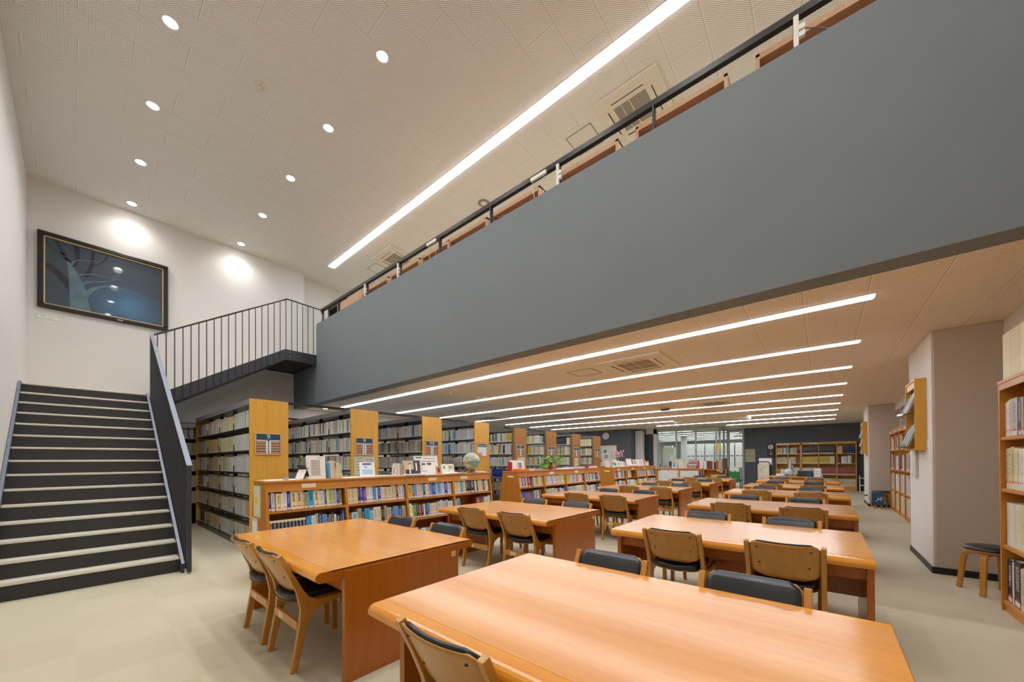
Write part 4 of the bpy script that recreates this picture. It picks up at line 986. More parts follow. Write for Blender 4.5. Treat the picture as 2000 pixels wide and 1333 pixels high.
# ------------------------------------------------------------------ things on the low bookcases
TOP = 1.125
def leaf_sheet(name, label, cat, x, y, w, h, lean, mat, face=math.pi/2, deco=None, group=None, z=TOP, thick=.003, stand=True):
    """a sheet or panel standing and leaning back; face = rotation of its front (-y) about z"""
    t = thing(name, label, cat, (x, y, z), face, group); c, s_ = math.cos(lean), math.sin(lean)
    p = build('sheet', bx(-w/2, w/2, 0, thick, 0, h), mat, t, rot=(-lean, 0, 0))
    if stand: build('easel', MB().hexa([(-w*.3, h*s_*.9+.01, 0), (w*.3, h*s_*.9+.01, 0), (w*.3, h*s_*.9+.013, 0), (-w*.3, h*s_*.9+.013, 0), (-w*.3, h*s_*.75+.004, h*.75), (w*.3, h*s_*.75+.004, h*.75), (w*.3, h*s_*.75+.007, h*.75), (-w*.3, h*s_*.75+.007, h*.75)]), M['holder'], t)
    for q, (nm, a, b, c_, d, m) in enumerate(deco or ()): build(nm, bx(a*w-w/2, b*w-w/2, -.0012-.0001*q, 0, c_*h, d*h), m, p)
    return t
T_ = M['vent']; GR = M['grey']
def lines(x0, x1, z0, z1, n, m=None): return [('text_line', x0, x1, z0+(z1-z0)*k/n, z0+(z1-z0)*(k+.45)/n, m or T_) for k in range(n)]
# on the first bookcase
single('paper_sheet', bx(-5.09, -4.8, 1.40, 1.78, TOP, TOP+.002), M['paper'], 'flat white paper sheet at the stair end of the first low bookcase top', 'paper')
single('cover_sheet', bx(-5.08, -4.75, 2.25, 4.4, 1.1242, 1.1249), M['paper'], 'long white sheet covering the globe bookcase top under the pamphlets', 'sheet')
single('tape_roll', MB().lathe([(.022, 0), (.03, 0), (.03, .018), (.022, .018)], (-4.86, 1.6, TOP+.0025), 20), plain('pale_blue_tape', (130, 160, 220), .4), 'small pale blue tape roll on the white paper sheet', 'tape', smooth=True)
t = thing('desk_calendar', 'black easel-backed spiral booklet next to the white printed sheet', 'calendar', (-4.9, 1.76, TOP), R(20))
build('back_board', bx(-.07, .07, 0, .004, 0, .16), M['black'], t, rot=(R(-25), 0, 0)); build('pages', bx(-.065, .065, -.006, 0, .005, .155), M['paper'], t, rot=(R(-25), 0, 0)); build('stand', bx(-.07, .07, .09, .094, 0, .15), M['black'], t, rot=(R(22), 0, 0))
leaf_sheet('display_sheet', 'white printed sheet in a clear stand above the first bay', 'display', -4.87, 1.95, .22, .29, R(10), M['paper'], R(80), lines(.25, .72, .15, .85, 14)+lines(.6, .8, .9, .94, 1, GR))
cl = {'s': (120, 170, 210), 'Y': (220, 215, 90)}
BK = [('sky blue', (90, 170, 210), .2), ('white', (230, 226, 220), .21), ('cream', (222, 204, 180), .225), ('pale red-edged', (226, 190, 180), .215), ('white-striped', (232, 228, 222), .2), ('pale yellow-green', (216, 220, 110), .2), ('grey', (200, 204, 208), .19)]
for k, (nm, c, h) in enumerate(BK):
    single('booklet', bx(0, .1, -.012, .01, 0, h), plain('booklet_cover', c, .6), 'thin %s booklet standing in the row right after the printed sheet' % nm, 'booklet', 'booklets on the first low bookcase', loc=(-4.93, 2.1+k*.026, TOP), rot=(R(4)*(1 if k < 4 else 2.2), 0, 0))
for k, (y0, y1, x0, x1, a) in enumerate(((2.28, 2.5, -5.05, -4.82, 4), (2.46, 2.7, -5.02, -4.8, -6), (2.76, 3.02, -5.04, -4.78, 8))):
    single('paper_sheet', bx((x0-x1)/2, (x1-x0)/2, (y0-y1)/2, (y1-y0)/2, 0, .002+k*.001), M['paper'], '%s loose flat paper past the row of standing booklets' % ORD[k], 'paper', 'loose papers', loc=((x0+x1)/2, (y0+y1)/2, TOP+.0004+k*.0025), rot=(0, 0, R(a)))
leaf_sheet('pamphlet', 'white and blue tourist pamphlet leaning on a stand above the second bay', 'pamphlet', -4.86, 2.63, .2, .22, R(22), M['paper'], R(72), [('title', .2, .8, .82, .92, M['bluec']), ('map_shape', .15, .85, .18, .5, plain('pale_blue_print', (170, 205, 235), .7)), ('figure', .3, .5, .6, .75, plain('pale_blue_print_2', (150, 190, 225), .7))])
for k, (nm, c, w) in enumerate((('white', (228, 226, 222), .02), ('cream', (220, 208, 180), .015), ('grey', (170, 175, 180), .02), ('tan', (190, 150, 110), .018), ('orange-brown', (206, 140, 90), .012))):
    single('booklet', bx(0, .13, 0, w, 0, .185-.006*k), plain('booklet_cover', c, .6), '%s booklet standing between the bookend and the portrait pamphlet' % nm, 'booklet', 'booklets by the bookend', loc=(-4.98, 3.1+k*.024, TOP))
t = thing('bookend', 'cream metal bookend with a slot beside the portrait pamphlet', 'bookend', (-4.95, 3.06, TOP))
build('plate', MB().box(0, .12, 0, .002, 0, .16).box(0, .12, 0, .06, 0, .002), M['cream'], t); build('slot', bx(.05, .07, -.001, 0, .03, .12), M['grey'], t)
leaf_sheet('pamphlet', 'grey pamphlet with a printed portrait of a person in a dark suit', 'pamphlet', -4.86, 3.36, .28, .23, R(14), plain('sepia_print', (200, 190, 165), .6), R(78), [('dark_band', .62, 1, 0, 1, plain('charcoal_print', (70, 72, 76), .6)), ('suit', .14, .66, 0, .38, plain('suit_print', (58, 58, 62), .6)), ('shirt', .36, .44, .12, .42, M['paper']), ('face', .32, .5, .42, .76, plain('face_print', (226, 208, 180), .6)), ('hair', .31, .51, .74, .82, M['grey']), ('title', .74, .82, .3, .85, M['paper'])])
leaf_sheet('notice_display', 'large leaning notice panel with small pictures, tallest on the first bookcase', 'notice', -4.90, 3.68, .43, .31, R(14), plain('pale_blue_edge', (190, 216, 228), .6), R(82), [('sheet', .03, .97, .03, .97, M['paper'])])
pn = [o for o in COL.objects if o.get('label', '').startswith('large leaning notice')][0]
nsh = [o for o in COL.objects if o.parent == pn and o.name.startswith('sheet')][0]
for nm, a, b, c_, d, col in (('picture', .08, .32, .86, .94, (120, 140, 130)), ('picture', .08, .26, .6, .76, (190, 180, 150)), ('picture', .3, .44, .5, .6, (90, 96, 90)), ('picture', .52, .7, .5, .62, (100, 104, 98)), ('picture', .1, .3, .42, .5, (206, 160, 120)), ('picture', .1, .32, .26, .36, (210, 190, 160)), ('text_line', .4, .9, .84, .87, (120, 120, 120)), ('text_line', .3, .9, .68, .71, (120, 120, 120)), ('text_line', .1, .5, .16, .19, (130, 130, 130))):
    build(nm, bx((a-.5)*.43, (b-.5)*.43, -.0026, -.0012, c_*.31, d*.31), plain('print', col, .7), nsh)
leaf_sheet('card', 'small orange-brown card with a dark sign in front of the large notice panel', 'card', -4.79, 3.83, .11, .13, R(14), plain('orange_card', (206, 140, 100), .6), R(86), [('mark', .35, .65, .25, .8, M['black'])], stand=False)
for k, (y, c, nm) in enumerate(((4.03, (226, 228, 214), 'green-cornered'), (4.17, (224, 218, 190), 'cream'))):
    leaf_sheet('pamphlet', 'small %s pamphlet standing beside the globe' % nm, 'pamphlet', -4.88, y, .13, .17, R(15), plain('pamphlet_paper', c, .7), R(84), [('text_line', .3, .6, .5, .8, T_)]+([('corner', 0, .2, .85, 1, M['lgreen']), ('corner', .8, 1, .85, 1, M['lgreen'])] if k == 0 else [('text_line', .15, .25, .3, .85, T_), ('text_line', .7, .8, .3, .85, T_)]), 'small pamphlets beside the globe')
def open_book(label, x, y, rz, w, d, z=TOP):
    t = thing('open_book', label, 'book', (x, y, z), rz); mb = MB(); n = 8
    for s in (-1, 1):
        for k in range(n):
            u0, u1 = k/n, (k+1)/n; f = lambda u: .004+.018*math.sin(math.pi*min(1, u*1.15))*(1-u*.5)
            mb.hexa([(s*u0*w/2, -d/2, 0), (s*u1*w/2, -d/2, 0), (s*u1*w/2, d/2, 0), (s*u0*w/2, d/2, 0), (s*u0*w/2, -d/2, f(u0)), (s*u1*w/2, -d/2, f(u1)), (s*u1*w/2, d/2, f(u1)), (s*u0*w/2, d/2, f(u0))])
    build('pages', mb, M['paper'], t, loc=(0, 0, .002)); build('cover', bx(-w/2-.004, w/2+.004, -d/2-.003, d/2+.003, 0, .002), M['grey'], t)
open_book('open white magazine lying flat in front of the small pamphlets', -4.8, 4.12, R(84), .36, .2)
open_book('open booklet lying flat on the aisle side of the globe', -4.86, 4.86, R(80), .2, .15)
single('magazine', bx(-.16, .16, -.11, .11, 0, .018), plain('magazine_stack', (226, 226, 230), .5), 'flat white magazine lying in front of the portrait pamphlet', 'magazine', loc=(-4.79, 3.32, TOP), rot=(0, 0, R(86)))
# globe
t = thing('globe', 'faded green-blue globe with a metal meridian ring on a short stand', 'globe', (-4.9, 4.65, TOP))
g_ = NT('globe_map'); n1 = g_.noise(g_.obj(), 9, 4, .55)
rp = g_.n('ShaderNodeValToRGB'); g_.l(n1, rp.inputs[0]); e = rp.color_ramp.elements
e[0].position = .50; e[0].color = lin((150, 178, 164)); e[1].position = .58; e[1].color = lin((214, 200, 160)); g_.l(rp.outputs[0], g_.b.inputs['Base Color']); g_.set(rough=.3, coat=.3)
build('sphere', MB().sphere((0, 0, .205), .158, 36, 20), g_.m, t, smooth=True, rot=(0, 0, 0))
mb = MB(); P = [(0, .172*math.cos(R(a)), .205+.172*math.sin(R(a))) for a in range(-100, 101, 10)]; mb.tube(P, .004, 8); build('meridian_ring', mb, M['silver'], t, smooth=True)
mb = MB(); P = [(.168*math.cos(R(a)), .168*math.sin(R(a)), .205+.03*math.sin(R(a))) for a in range(0, 361, 12)]; mb.tube(P, .005, 8); build('horizon_ring', mb, M['gmetal'], t, smooth=True)
build('stand', MB().lathe([(.07, 0), (.066, .008), (.03, .014), (.014, .03), (.016, .046)], n=24), M['gmetal'], t, smooth=True)
# second bookcase
single('book', bx(0, .075, 0, .05, 0, .185), M['red'], 'red standing book at the stair end of the middle low bookcase top', 'book', loc=(-5.0, 5.79, TOP))
single('book', bx(-.1, .1, -.15, .15, 0, .035), M['orange'], 'flat orange book under the open display book', 'book', loc=(-4.84, 6.03, TOP), bevel=.003)
single('book', bx(-.09, .09, -.1, .1, 0, .03), M['paperc'], 'flat cream book beside the flat orange book', 'book', loc=(-4.84, 6.3, TOP), bevel=.003)
t = thing('open_book', 'open white picture book propped on a clear stand above the orange book', 'book', (-4.97, 6.05, TOP), R(80))
for s in (-1, 1):
    mb = MB().hexa([(0, 0, 0), (s*.19, -.03, 0), (s*.19, -.02, 0), (0, .012, 0), (0, .05, .22), (s*.19, .02, .22), (s*.19, .03, .22), (0, .062, .22)]); build('page', mb, M['paper'], t)
build('picture', MB().hexa([(.05, -.0105, .06), (.13, -.0225, .06), (.13, -.021, .06), (.05, -.009, .06), (.05, .02, .17), (.13, .007, .17), (.13, .009, .17), (.05, .022, .17)]), M['vent'], t)
t = thing('potted_plant', 'leafy green plant in a small terracotta pot on the middle low bookcase', 'plant', (-4.92, 7.24, TOP))
build('pot', MB().lathe([(.05, 0), (.066, .085), (.074, .087), (.074, .105), (.066, .105), (.06, .09)], n=24), M['terra'], t, smooth=True); build('soil', MB().cyl((0, 0, .085), (0, 0, .09), .06), M['dwood'], t)
rg = random.Random(5); mbs, mbl = MB(), MB()
for k in range(44):
    a = rg.uniform(0, 6.28); rr = rg.uniform(.03, .27); h = rg.uniform(.12, .33)-rr*.25+.03; tip = Vector((math.cos(a)*rr, math.sin(a)*rr*1.1, h+.03))
    mbs.tube([(0, 0, .09), (tip.x*.4, tip.y*.4, h*.75), tuple(tip)], .003, 5)
    w = rg.uniform(.06, .1); L = w*1.35; dz = rg.uniform(-.5, .2); dirv = Vector((math.cos(a), math.sin(a), dz)).normalized(); side = dirv.cross(Vector((0, 0, 1))).normalized(); nrm = side.cross(dirv)
    pts = []
    for u, v in ((0, 0), (.15, .6), (.4, 1), (.7, .75), (1, 0)): pts.append((u, v))
    prev = None
    for (u0, v0), (u1, v1) in zip(pts[:-1], pts[1:]):
        for s in (-1, 1):
            A = tip+dirv*L*u0-nrm*.012*u0; B = tip+dirv*L*u1-nrm*.012*u1-Vector((0, 0, .02*u1)); A -= Vector((0, 0, .02*u0))
            mbl.quad(A, A+side*s*w/2*v0*1.3+nrm*.008*v0, B+side*s*w/2*v1*1.3+nrm*.008*v1, B)
build('stem', mbs, M['stem'], t); lf = build('foliage', mbl, M['leaf'], t); lf['kind'] = 'stuff'
open_book('open white booklet lying flat past the potted plant', -4.86, 7.75, R(86), .5, .2)
t = thing('large_book', 'large flat blue atlas with white page edges on the middle bookcase', 'book', (-4.93, 8.32, TOP)); build('cover', MB().box(-.16, .16, -.3, .32, 0, .006).box(-.16, .16, -.3, .32, .05, .056).box(-.16, .16, .31, .32, 0, .056), M['bluec'], t); build('page_block', bx(-.15, .155, -.29, .3, .006, .05), M['paper'], t)
t = thing('large_book', 'large flat red-spined atlas at the far end of the middle bookcase', 'book', (-4.93, 9.02, TOP)); build('cover', MB().box(-.16, .16, -.3, .3, 0, .006).box(-.16, .16, -.3, .3, .055, .062).box(-.16, .16, -.3, -.2, .0, .062), M['red'], t); build('page_block', bx(-.15, .155, -.19, .29, .006, .055), M['paper'], t)
# third bookcase
leaf_sheet('pamphlet', 'cream folded pamphlet standing first on the farthest low bookcase', 'pamphlet', -4.95, 10.32, .16, .2, R(10), M['paperc'], R(60))
leaf_sheet('pamphlet', 'white pamphlet with a turquoise picture on the farthest low bookcase', 'pamphlet', -4.84, 10.62, .2, .17, R(12), M['paper'], R(70), [('picture', .35, .8, .2, .8, plain('turquoise_print', (60, 160, 190), .6)), ('picture', .1, .3, .4, .9, M['dwood'])])
t = thing('paper_bag', 'cream round-shouldered paper bag behind the turquoise pamphlet', 'bag', (-5.03, 10.95, TOP)); build('body', MB().lathe([(.07, 0), (.085, .1), (.075, .19), (.03, .22)], n=16), M['paperc'], t, smooth=True)
for k in range(4): leaf_sheet('pamphlet', ('cream', 'beige', 'white', 'lilac-edged')[k]+' pamphlet propped in the group below the pink flowers', 'pamphlet', -4.88, 10.82+k*.19, .15, .2-.01*k, R(18), (M['paperc'], M['cream'], M['paper'], plain('lilac_paper', (196, 196, 226), .7))[k], R(68), lines(.2, .7, .3, .8, 3), 'pamphlets below the pink flowers')
t = thing('flower_vase', 'dried pink flowers in a pale vase on the farthest low bookcase', 'flowers', (-5.0, 11.15, TOP))
build('vase', MB().lathe([(.04, 0), (.06, .08), (.03, .16), (.035, .2)], n=20), M['paperc'], t, smooth=True)
rg = random.Random(9); mb = MB(); ms = MB()
for k in range(60):
    a = rg.uniform(0, 6.28); q = rg.uniform(.0, .19); z = rg.uniform(.3, .52); p = (math.cos(a)*q, math.sin(a)*q*1.3+.05, z); mb.sphere(p, rg.uniform(.014, .026), 6, 4)
    if k % 3 == 0: ms.tube([(0, 0, .18), p], .002, 4)
f = build('blossoms', mb, M['petal'], t, smooth=True); f['kind'] = 'stuff'; build('stems', ms, M['stem'], t)['kind'] = 'stuff'
leaf_sheet('framed_card', 'wood-framed white card leaning on the farthest low bookcase', 'frame', -5.0, 12.1, .26, .27, R(16), M['carrel'], R(62), [('card', .12, .88, .08, .92, M['paper'])])
t = thing('paper_roll', 'white rolled paper lying on the farthest low bookcase', 'paper', (-4.78, 11.9, TOP)); build('roll', MB().cyl((0, -.38, .035), (0, .35, .035), .034, .034, 16), M['paper'], t, smooth=True)
for k in range(4): leaf_sheet('pamphlet', ('grey', 'white', 'pink-printed', 'black-lettered')[k]+' pamphlet leaning between the wood-framed card and the pencil box', 'pamphlet', -4.9, 12.36+k*.2, .17, .24, R(18), (M['holder'], M['paper'], plain('pinkish_print', (230, 214, 214), .7), M['paper'])[k], R(64), lines(.3, .6, .2, .85, 4, (GR, GR, M['petal'], M['black'])[k]), 'pamphlets beside the pencil box')
t = thing('pencil_box', 'tall cardboard box holding a pink rolled sheet on the far bookcase', 'box', (-4.95, 13.2, TOP)); build('box', bx(-.05, .05, -.07, .07, 0, .2), M['carrel'], t); build('pink_roll', MB().cyl((0, 0, .1), (.0, .02, .33), .018), M['pink'], t)
t = thing('pen_tin', 'white and orange tin crammed with pens at the end of the far bookcase', 'container', (-4.92, 13.45, TOP)); build('tin', MB().cyl((0, 0, 0), (0, 0, .17), .07, .07, 20), M['paper'], t); build('band', MB().cyl((0, 0, .12), (0, 0, .16), .0715, .0715, 20), M['orange'], t); build('dark_pen', MB().box(.02, .04, .04, .06, 0, .24), M['black'], t)

# ------------------------------------------------------------------ counter, carts and office beyond
ct = thing('service_counter', 'wooden service counter with maps on its front before the glazed office', 'counter', (-5.6, 16.25, 0))
build('body', bx(0, 1.88, 0, .55, 0, .93), M['casev'], ct); build('worktop', bx(-.03, 1.89, -.03, .6, .93, .965), M['case'], ct, bevel=.004)
mp = NT('contour_map'); w1 = mp.n('ShaderNodeTexVoronoi', feature='DISTANCE_TO_EDGE'); w1.inputs['Scale'].default_value = 9; mp.l(mp.obj(), w1.inputs['Vector'])
mp.l(mp.mix(mp.math('LESS_THAN', w1.outputs[0], .03), lin((228, 230, 232)), lin((176, 184, 190))), mp.b.inputs['Base Color']); mp.set(rough=.8)
build('map', bx(.16, .98, -.006, -.001, .12, .9), mp.m, ct); build('map', bx(1.05, 1.82, -.006, -.001, .12, .88), mp.m, ct); build('map_title', bx(1.76, 1.83, -.008, -.006, .5, .88), M['bluec'], ct); build('map_title', bx(.17, .24, -.008, -.006, .86, .9), M['dgrey'], ct)
CZ = .966
def cbox(name, label, cat, x, w, h, d, mat, y=16.3, z=CZ, grp=None, deco=None, **k):
    t = thing(name, label, cat, (x, y, z), 0, grp); build('body', bx(0, w, 0, d, 0, h), mat, t, **k)
    for q, (nm, a, b, c_, e_, m) in enumerate(deco or ()): build(nm, bx(a*w, b*w, -.003-.001*q, 0, c_*h, e_*h), m, t)
    return t
cbox('letter_tray', 'wooden tray with blue-edged papers at the bookcase end of the counter', 'tray', -5.35, .36, .1, .25, M['carrel'], deco=[('paper_edge', .1, .9, .6, .9, M['bluec']), ('sticker', .6, .85, .1, .5, M['lgreen'])])
cbox('clear_box', 'clear acrylic box behind the wooden tray on the counter', 'box', -5.48, .34, .22, .2, M['acryl'], y=16.56)
cbox('monitor_back', 'dark grey screen seen from behind on the counter', 'screen', -5.1, .16, .3, .04, M['dgrey'], y=16.6)
cbox('notice_stand', 'white notice with a blue circle and brown header on the counter', 'notice', -4.9, .2, .3, .04, M['paper'], deco=[('header', .15, .85, .65, .9, M['carrel']), ('circle', .25, .75, .2, .6, plain('sky_blue_print', (120, 170, 220), .6))])
cbox('file_holder', 'grey-white file holder standing behind the blue-circle notice', 'holder', -4.8, .3, .4, .12, M['plastic'], y=16.5)
cbox('notice_stand', 'plain white notice standing between the file holders', 'notice', -4.64, .2, .32, .03, M['paper'], y=16.34)
cbox('file_holder', 'tall white file holder next to the plain white notice', 'holder', -4.42, .3, .42, .12, M['plastic'], y=16.52)
cbox('card_box', 'small pink-white card box left of the striped leaflet display', 'box', -4.42, .13, .2, .1, plain('pinkish_card', (226, 212, 210), .7))
cbox('leaflet_display', 'wide leaflet display with pink, grey and yellow stripes on the counter', 'display', -4.24, .4, .34, .08, plain('pink_display', (214, 160, 152), .6), y=16.32, deco=[('leaflet_row', .04, .72, .6, .75, M['grey']), ('leaflet_row', .04, .72, .4, .55, M['paperc']), ('leaflet_row', .04, .72, .2, .35, M['silver']), ('blue_tag', .74, .85, .05, .3, M['bluec']), ('red_tag', .86, .97, .1, .9, M['red'])])
cbox('leaflet_rack', 'white leaflet rack at the end of the counter next to the book stand', 'rack', -3.83, .14, .36, .12, M['paper'], y=16.34)
# open book stand at the end of the counter
bs = thing('book_stand', 'open wooden book stand at the aisle end of the counter', 'bookcase', (-3.68, 16.25, 0))
build('side_panel', bx(0, .03, 0, .35, 0, .93), M['case'], bs); build('side_panel', bx(.79, .82, 0, .35, 0, .93), M['case'], bs); build('top_board', bx(-.01, .83, -.01, .36, .92, .95), M['case'], bs); build('shelf', bx(.03, .79, 0, .35, .4, .43), M['case'], bs); build('back_board', bx(.03, .79, .33, .35, 0, .92), M['casev'], bs)
build('sticky_note', bx(.5, .58, -.014, -.01, .86, .93), M['yellow'], bs); build('sticky_note', bx(.6, .7, -.014, -.01, .82, .91), plain('blue_note', (120, 180, 210), .7), bs)
for k, (nm, c, w, h) in enumerate((('white', (230, 230, 230), .095, .32), ('dark red', (140, 50, 50), .1, .33), ('brown', (120, 72, 44), .09, .32), ('cream', (210, 200, 170), .05, .34), ('black', (60, 58, 54), .07, .29), ('rust', (176, 92, 60), .08, .35), ('tan', (206, 176, 120), .08, .37), ('pale blue', (150, 186, 220), .05, .41), ('olive-brown', (96, 86, 60), .06, .42), ('mahogany', (110, 50, 36), .06, .43))):
    x = -3.65+sum((.1, .1, .09, .05, .07, .08, .08, .05, .06, .06)[:k])*1.05
    single('reference_book', bx(0, w, 0, .2, 0, h), plain('reference_cover', c, .5), '%s reference book standing on top of the open wooden book stand' % nm, 'book', 'reference books on the book stand', loc=(x, 16.28, .951))
for k in range(10): single('reference_book', bx(0, .045, 0, .2, 0, .3), plain('yellow_reference', (214, 184, 110), .6) if k == 0 else bpy.data.materials['yellow_reference'], 'pale yellow volume on the inner shelf of the open book stand', 'book', 'pale yellow volumes in the book stand', loc=(-3.4+k*.05, 16.27, .431))
# green book cart
gc = thing('book_cart', 'green and black metal book cart beside the office door', 'cart', (-2.82, 16.35, 0))
for x in (0, .4): build('frame_tube', MB().tube([(x, 0, .08), (x, 0, .95), (x, .06, 1.0), (x, .34, 1.0), (x, .4, .95), (x, .4, .08)], .016, 8), M['black'], gc)
build('tray', MB().box(.01, .39, 0, .4, .5, .52).box(.01, .39, 0, .4, .15, .17), M['green'], gc); build('side_panel', bx(.02, .38, -.0, .01, .45, .86), M['green'], gc)
for x in (.03, .37):
    for y in (.02, .38): build('caster', MB().cyl((x-.01, y, .035), (x+.01, y, .035), .035), M['black'], gc)
cbox('paper_tray', 'white document tray on top of the green book cart', 'tray', -2.78, .3, .14, .25, M['paper'], y=16.4, z=.9+.0)
cbox('pennant_stand', 'yellow pennant on a stick standing by the green cart', 'pennant', -3.02, .02, .9, .02, M['yellow'], y=16.72, z=.96) if False else None
t = thing('pennant', 'yellow triangular pennant hanging by the office door post', 'pennant', (-3.56, 18.1, 1.55)); build('cloth', MB().prism([(0, 0, .45), (.18, 0, .45), (.1, 0, 0)], (0, .01, 0)), M['yellow'], t); build('stick', MB().cyl((.0, .01, 0), (.0, .01, .5), .008), M['carrel'], t)
# board cart
bc = thing('board_cart', 'wheeled black-framed cream board with notes and magnets', 'cart', (-1.95, 17.0, 0))
build('frame_tube', MB().tube([(0, 0, .06), (0, 0, 1.18), (.05, 0, 1.24), (.36, 0, 1.24), (.41, 0, 1.18), (.41, 0, .06)], .018, 8), M['black'], bc)
build('frame_tube', MB().tube([(0, .4, .06), (0, .4, 1.1), (.41, .4, 1.1), (.41, .4, .06)], .018, 8), M['black'], bc); build('board', bx(.02, .39, -.01, .01, .35, 1.14), plain('cream_board', (222, 214, 190), .6), bc)
build('tray', bx(.0, .41, 0, .4, .3, .33), M['black'], bc)
for x in (0, .41):
    for y in (0, .4): build('caster', MB().cyl((x-.012, y, .035), (x+.012, y, .035), .035), M['black'], bc)
build('pinned_sheet', bx(.2, .37, -.018, -.0105, .72, .98), M['plastic'], bc); build('pinned_sheet', bx(.04, .24, -.014, -.01, .4, .62), M['pink'], bc)
for x, z, m in ((.08, .93, 'yellow'), (.13, .93, 'red'), (.18, .62, 'red'), (.12, .6, 'yellow'), (.22, 1.02, 'green')): build('magnet', MB().cyl((x, -.02, z), (x, -.01, z), .016), M[m], bc)
cbox('drawing_board', 'white drawing board with wood edge stacked on the board cart', 'board', -1.9, .42, .26, .02, M['carrel'], y=17.12, z=1.12, deco=[('sheet', .0, .93, .0, .93, M['paper'])])
# service desk with equipment
ds = thing('service_desk', 'wooden desk covered with equipment in front of the rear bookcase', 'desk', (-1.5, 16.2, 0))
build('top', bx(0, 1.5, 0, .8, .68, .72), M['casex'], ds, bevel=.004); build('side_panel', bx(.02, .05, .05, .75, 0, .68), M['panel'], ds); build('side_panel', bx(1.45, 1.48, .05, .75, 0, .68), M['panel'], ds); build('front_panel', bx(.05, 1.45, .1, .12, .1, .68), M['panel'], ds)
DZ = .721
t = thing('computer_monitor', 'white all-in-one computer monitor on the service desk seen side-on', 'monitor', (-.9, 16.72, DZ)); build('screen_casing', bx(-.03, .02, -.25, .25, .12, .6), M['screen'], t, bevel=.008); build('neck', bx(.02, .09, -.05, .05, .0, .4), M['silver'], t); build('foot', bx(-.06, .14, -.1, .1, 0, .012), M['silver'], t)
cbox('printer', 'black printer with a blue screen on the service desk', 'printer', -.68, .42, .2, .3, M['dgrey'], y=16.25, z=DZ, bevel=.01, deco=[('screen', .62, .8, .3, .6, M['signw']), ('panel', .6, .9, .1, .65, M['bin'])])
t = thing('paper_fan', 'grey-white fabric dome on wire legs on the service desk', 'lamp', (-.98, 16.2, DZ)); build('dome', MB().lathe([(.15, 0), (.14, .08), (.1, .16), (.03, .21)], (0, 0, .08), 20), M['holder'], t, smooth=True, rot=(0, R(18), 0)); build('wire_leg', MB().tube([(.1, -.1, 0), (.18, -.1, .16)], .006).tube([(.26, -.1, 0), (.18, -.1, .16)], .006), M['plastic'], t)
cbox('document_pile', 'heap of white papers and folders beside the printer', 'papers', -.35, .34, .1, .3, M['paper'], y=16.5, z=DZ+.0)
cbox('drawer_box', 'clear plastic drawer box at the end of the service desk', 'box', -.24, .2, .3, .25, M['holder'], y=16.25, z=DZ, deco=[('drawer', .08, .92, .05, .3, M['paper']), ('drawer', .08, .92, .38, .62, M['paper']), ('drawer', .08, .92, .7, .92, M['paper'])])
cbox('rolled_cloth', 'pale turquoise roll lying on the paper heap', 'cloth', -.5, .36, .06, .08, plain('turquoise_cloth', (150, 190, 190), .7), y=16.55, z=DZ+.35) if False else None
cbox('paper_bundle', 'crumpled white bundle at the chair end of the service desk', 'papers', -1.3, .26, .08, .2, M['paper'], y=16.25, z=DZ, bevel=.02)
cbox('brochure_stand', 'blue and white brochure stand behind the dome on the desk', 'brochures', -1.17, .16, .24, .03, plain('pale_blue_brochure', (186, 206, 226), .6), y=16.5, z=DZ)
# step stool by the rear bookcase
t = thing('step_stool', 'white two-step stool beside the rear bookcase', 'step stool', (1.12, 20.35, 0))
build('side_frame', MB().hexa([(0, 0, 0), (.03, 0, 0), (.03, .04, 0), (0, .04, 0), (-.0, .2, .66), (.03, .2, .66), (.03, .24, .66), (0, .24, .66)]), M['plastic'], t); build('side_frame', MB().hexa([(.36, 0, 0), (.39, 0, 0), (.39, .04, 0), (.36, .04, 0), (.36, .2, .66), (.39, .2, .66), (.39, .24, .66), (.36, .24, .66)]), M['plastic'], t)
build('tread', bx(.03, .36, .16, .36, .52, .55), M['plastic'], t); build('tread', bx(.03, .36, .0, .2, .24, .27), M['plastic'], t); build('rear_frame', MB().tube([(.02, .24, .6), (.02, .42, 0)], .012).tube([(.37, .24, .6), (.37, .42, 0)], .012), M['plastic'], t)
# walls: clocks, notices, whiteboard
t = thing('pendulum_clock', 'old dark wooden pendulum clock on the charcoal rear wall', 'clock', (-1.84, 20.9, 1.78))
build('case', MB().box(-.13, .13, -.12, 0, -.33, .3), M['dwood'], t, bevel=.008); build('crown', MB().prism([(-.17, -.13, .28), (.17, -.13, .28), (.14, -.13, .34), (.06, -.13, .37), (0, -.13, .385), (-.06, -.13, .37), (-.14, -.13, .34)], (0, .13, 0)), M['dwood'], t); build('base_drop', MB().prism([(-.12, -.1, -.33), (.12, -.1, -.33), (.07, -.1, -.39), (-.07, -.1, -.39)], (0, .1, 0)), M['dwood'], t)
fc = build('dial', MB().cyl((0, -.128, .12), (0, -.12, .12), .105, .105, 32), plain('clock_dial', (226, 218, 196), .6), t); build('hand', MB().box(-.006, .006, -.132, -.129, .12, .18).box(0, .06, -.132, -.129, .117, .126), M['black'], fc); build('pendulum', MB().cyl((0, -.125, -.2), (0, -.12, -.2), .032, .032, 20).box(-.005, .005, -.124, -.12, -.2, -.02), M['gold'], t)
t = thing('wall_clock_round', 'round white wall clock with black numerals on the charcoal wall', 'clock', (-8.33, 17.2, 2.545)); build('rim', MB().cyl((0, -.035, 0), (0, 0, 0), .18, .18, 36), M['silver'], t); fc = build('dial', MB().cyl((0, -.038, 0), (0, -.034, 0), .165, .165, 36), M['paper'], t)
build('hand', MB().box(-.006, .006, -.042, -.04, -.02, .12).box(-.008, .07, -.042, -.04, -.07, -.058), M['black'], fc)
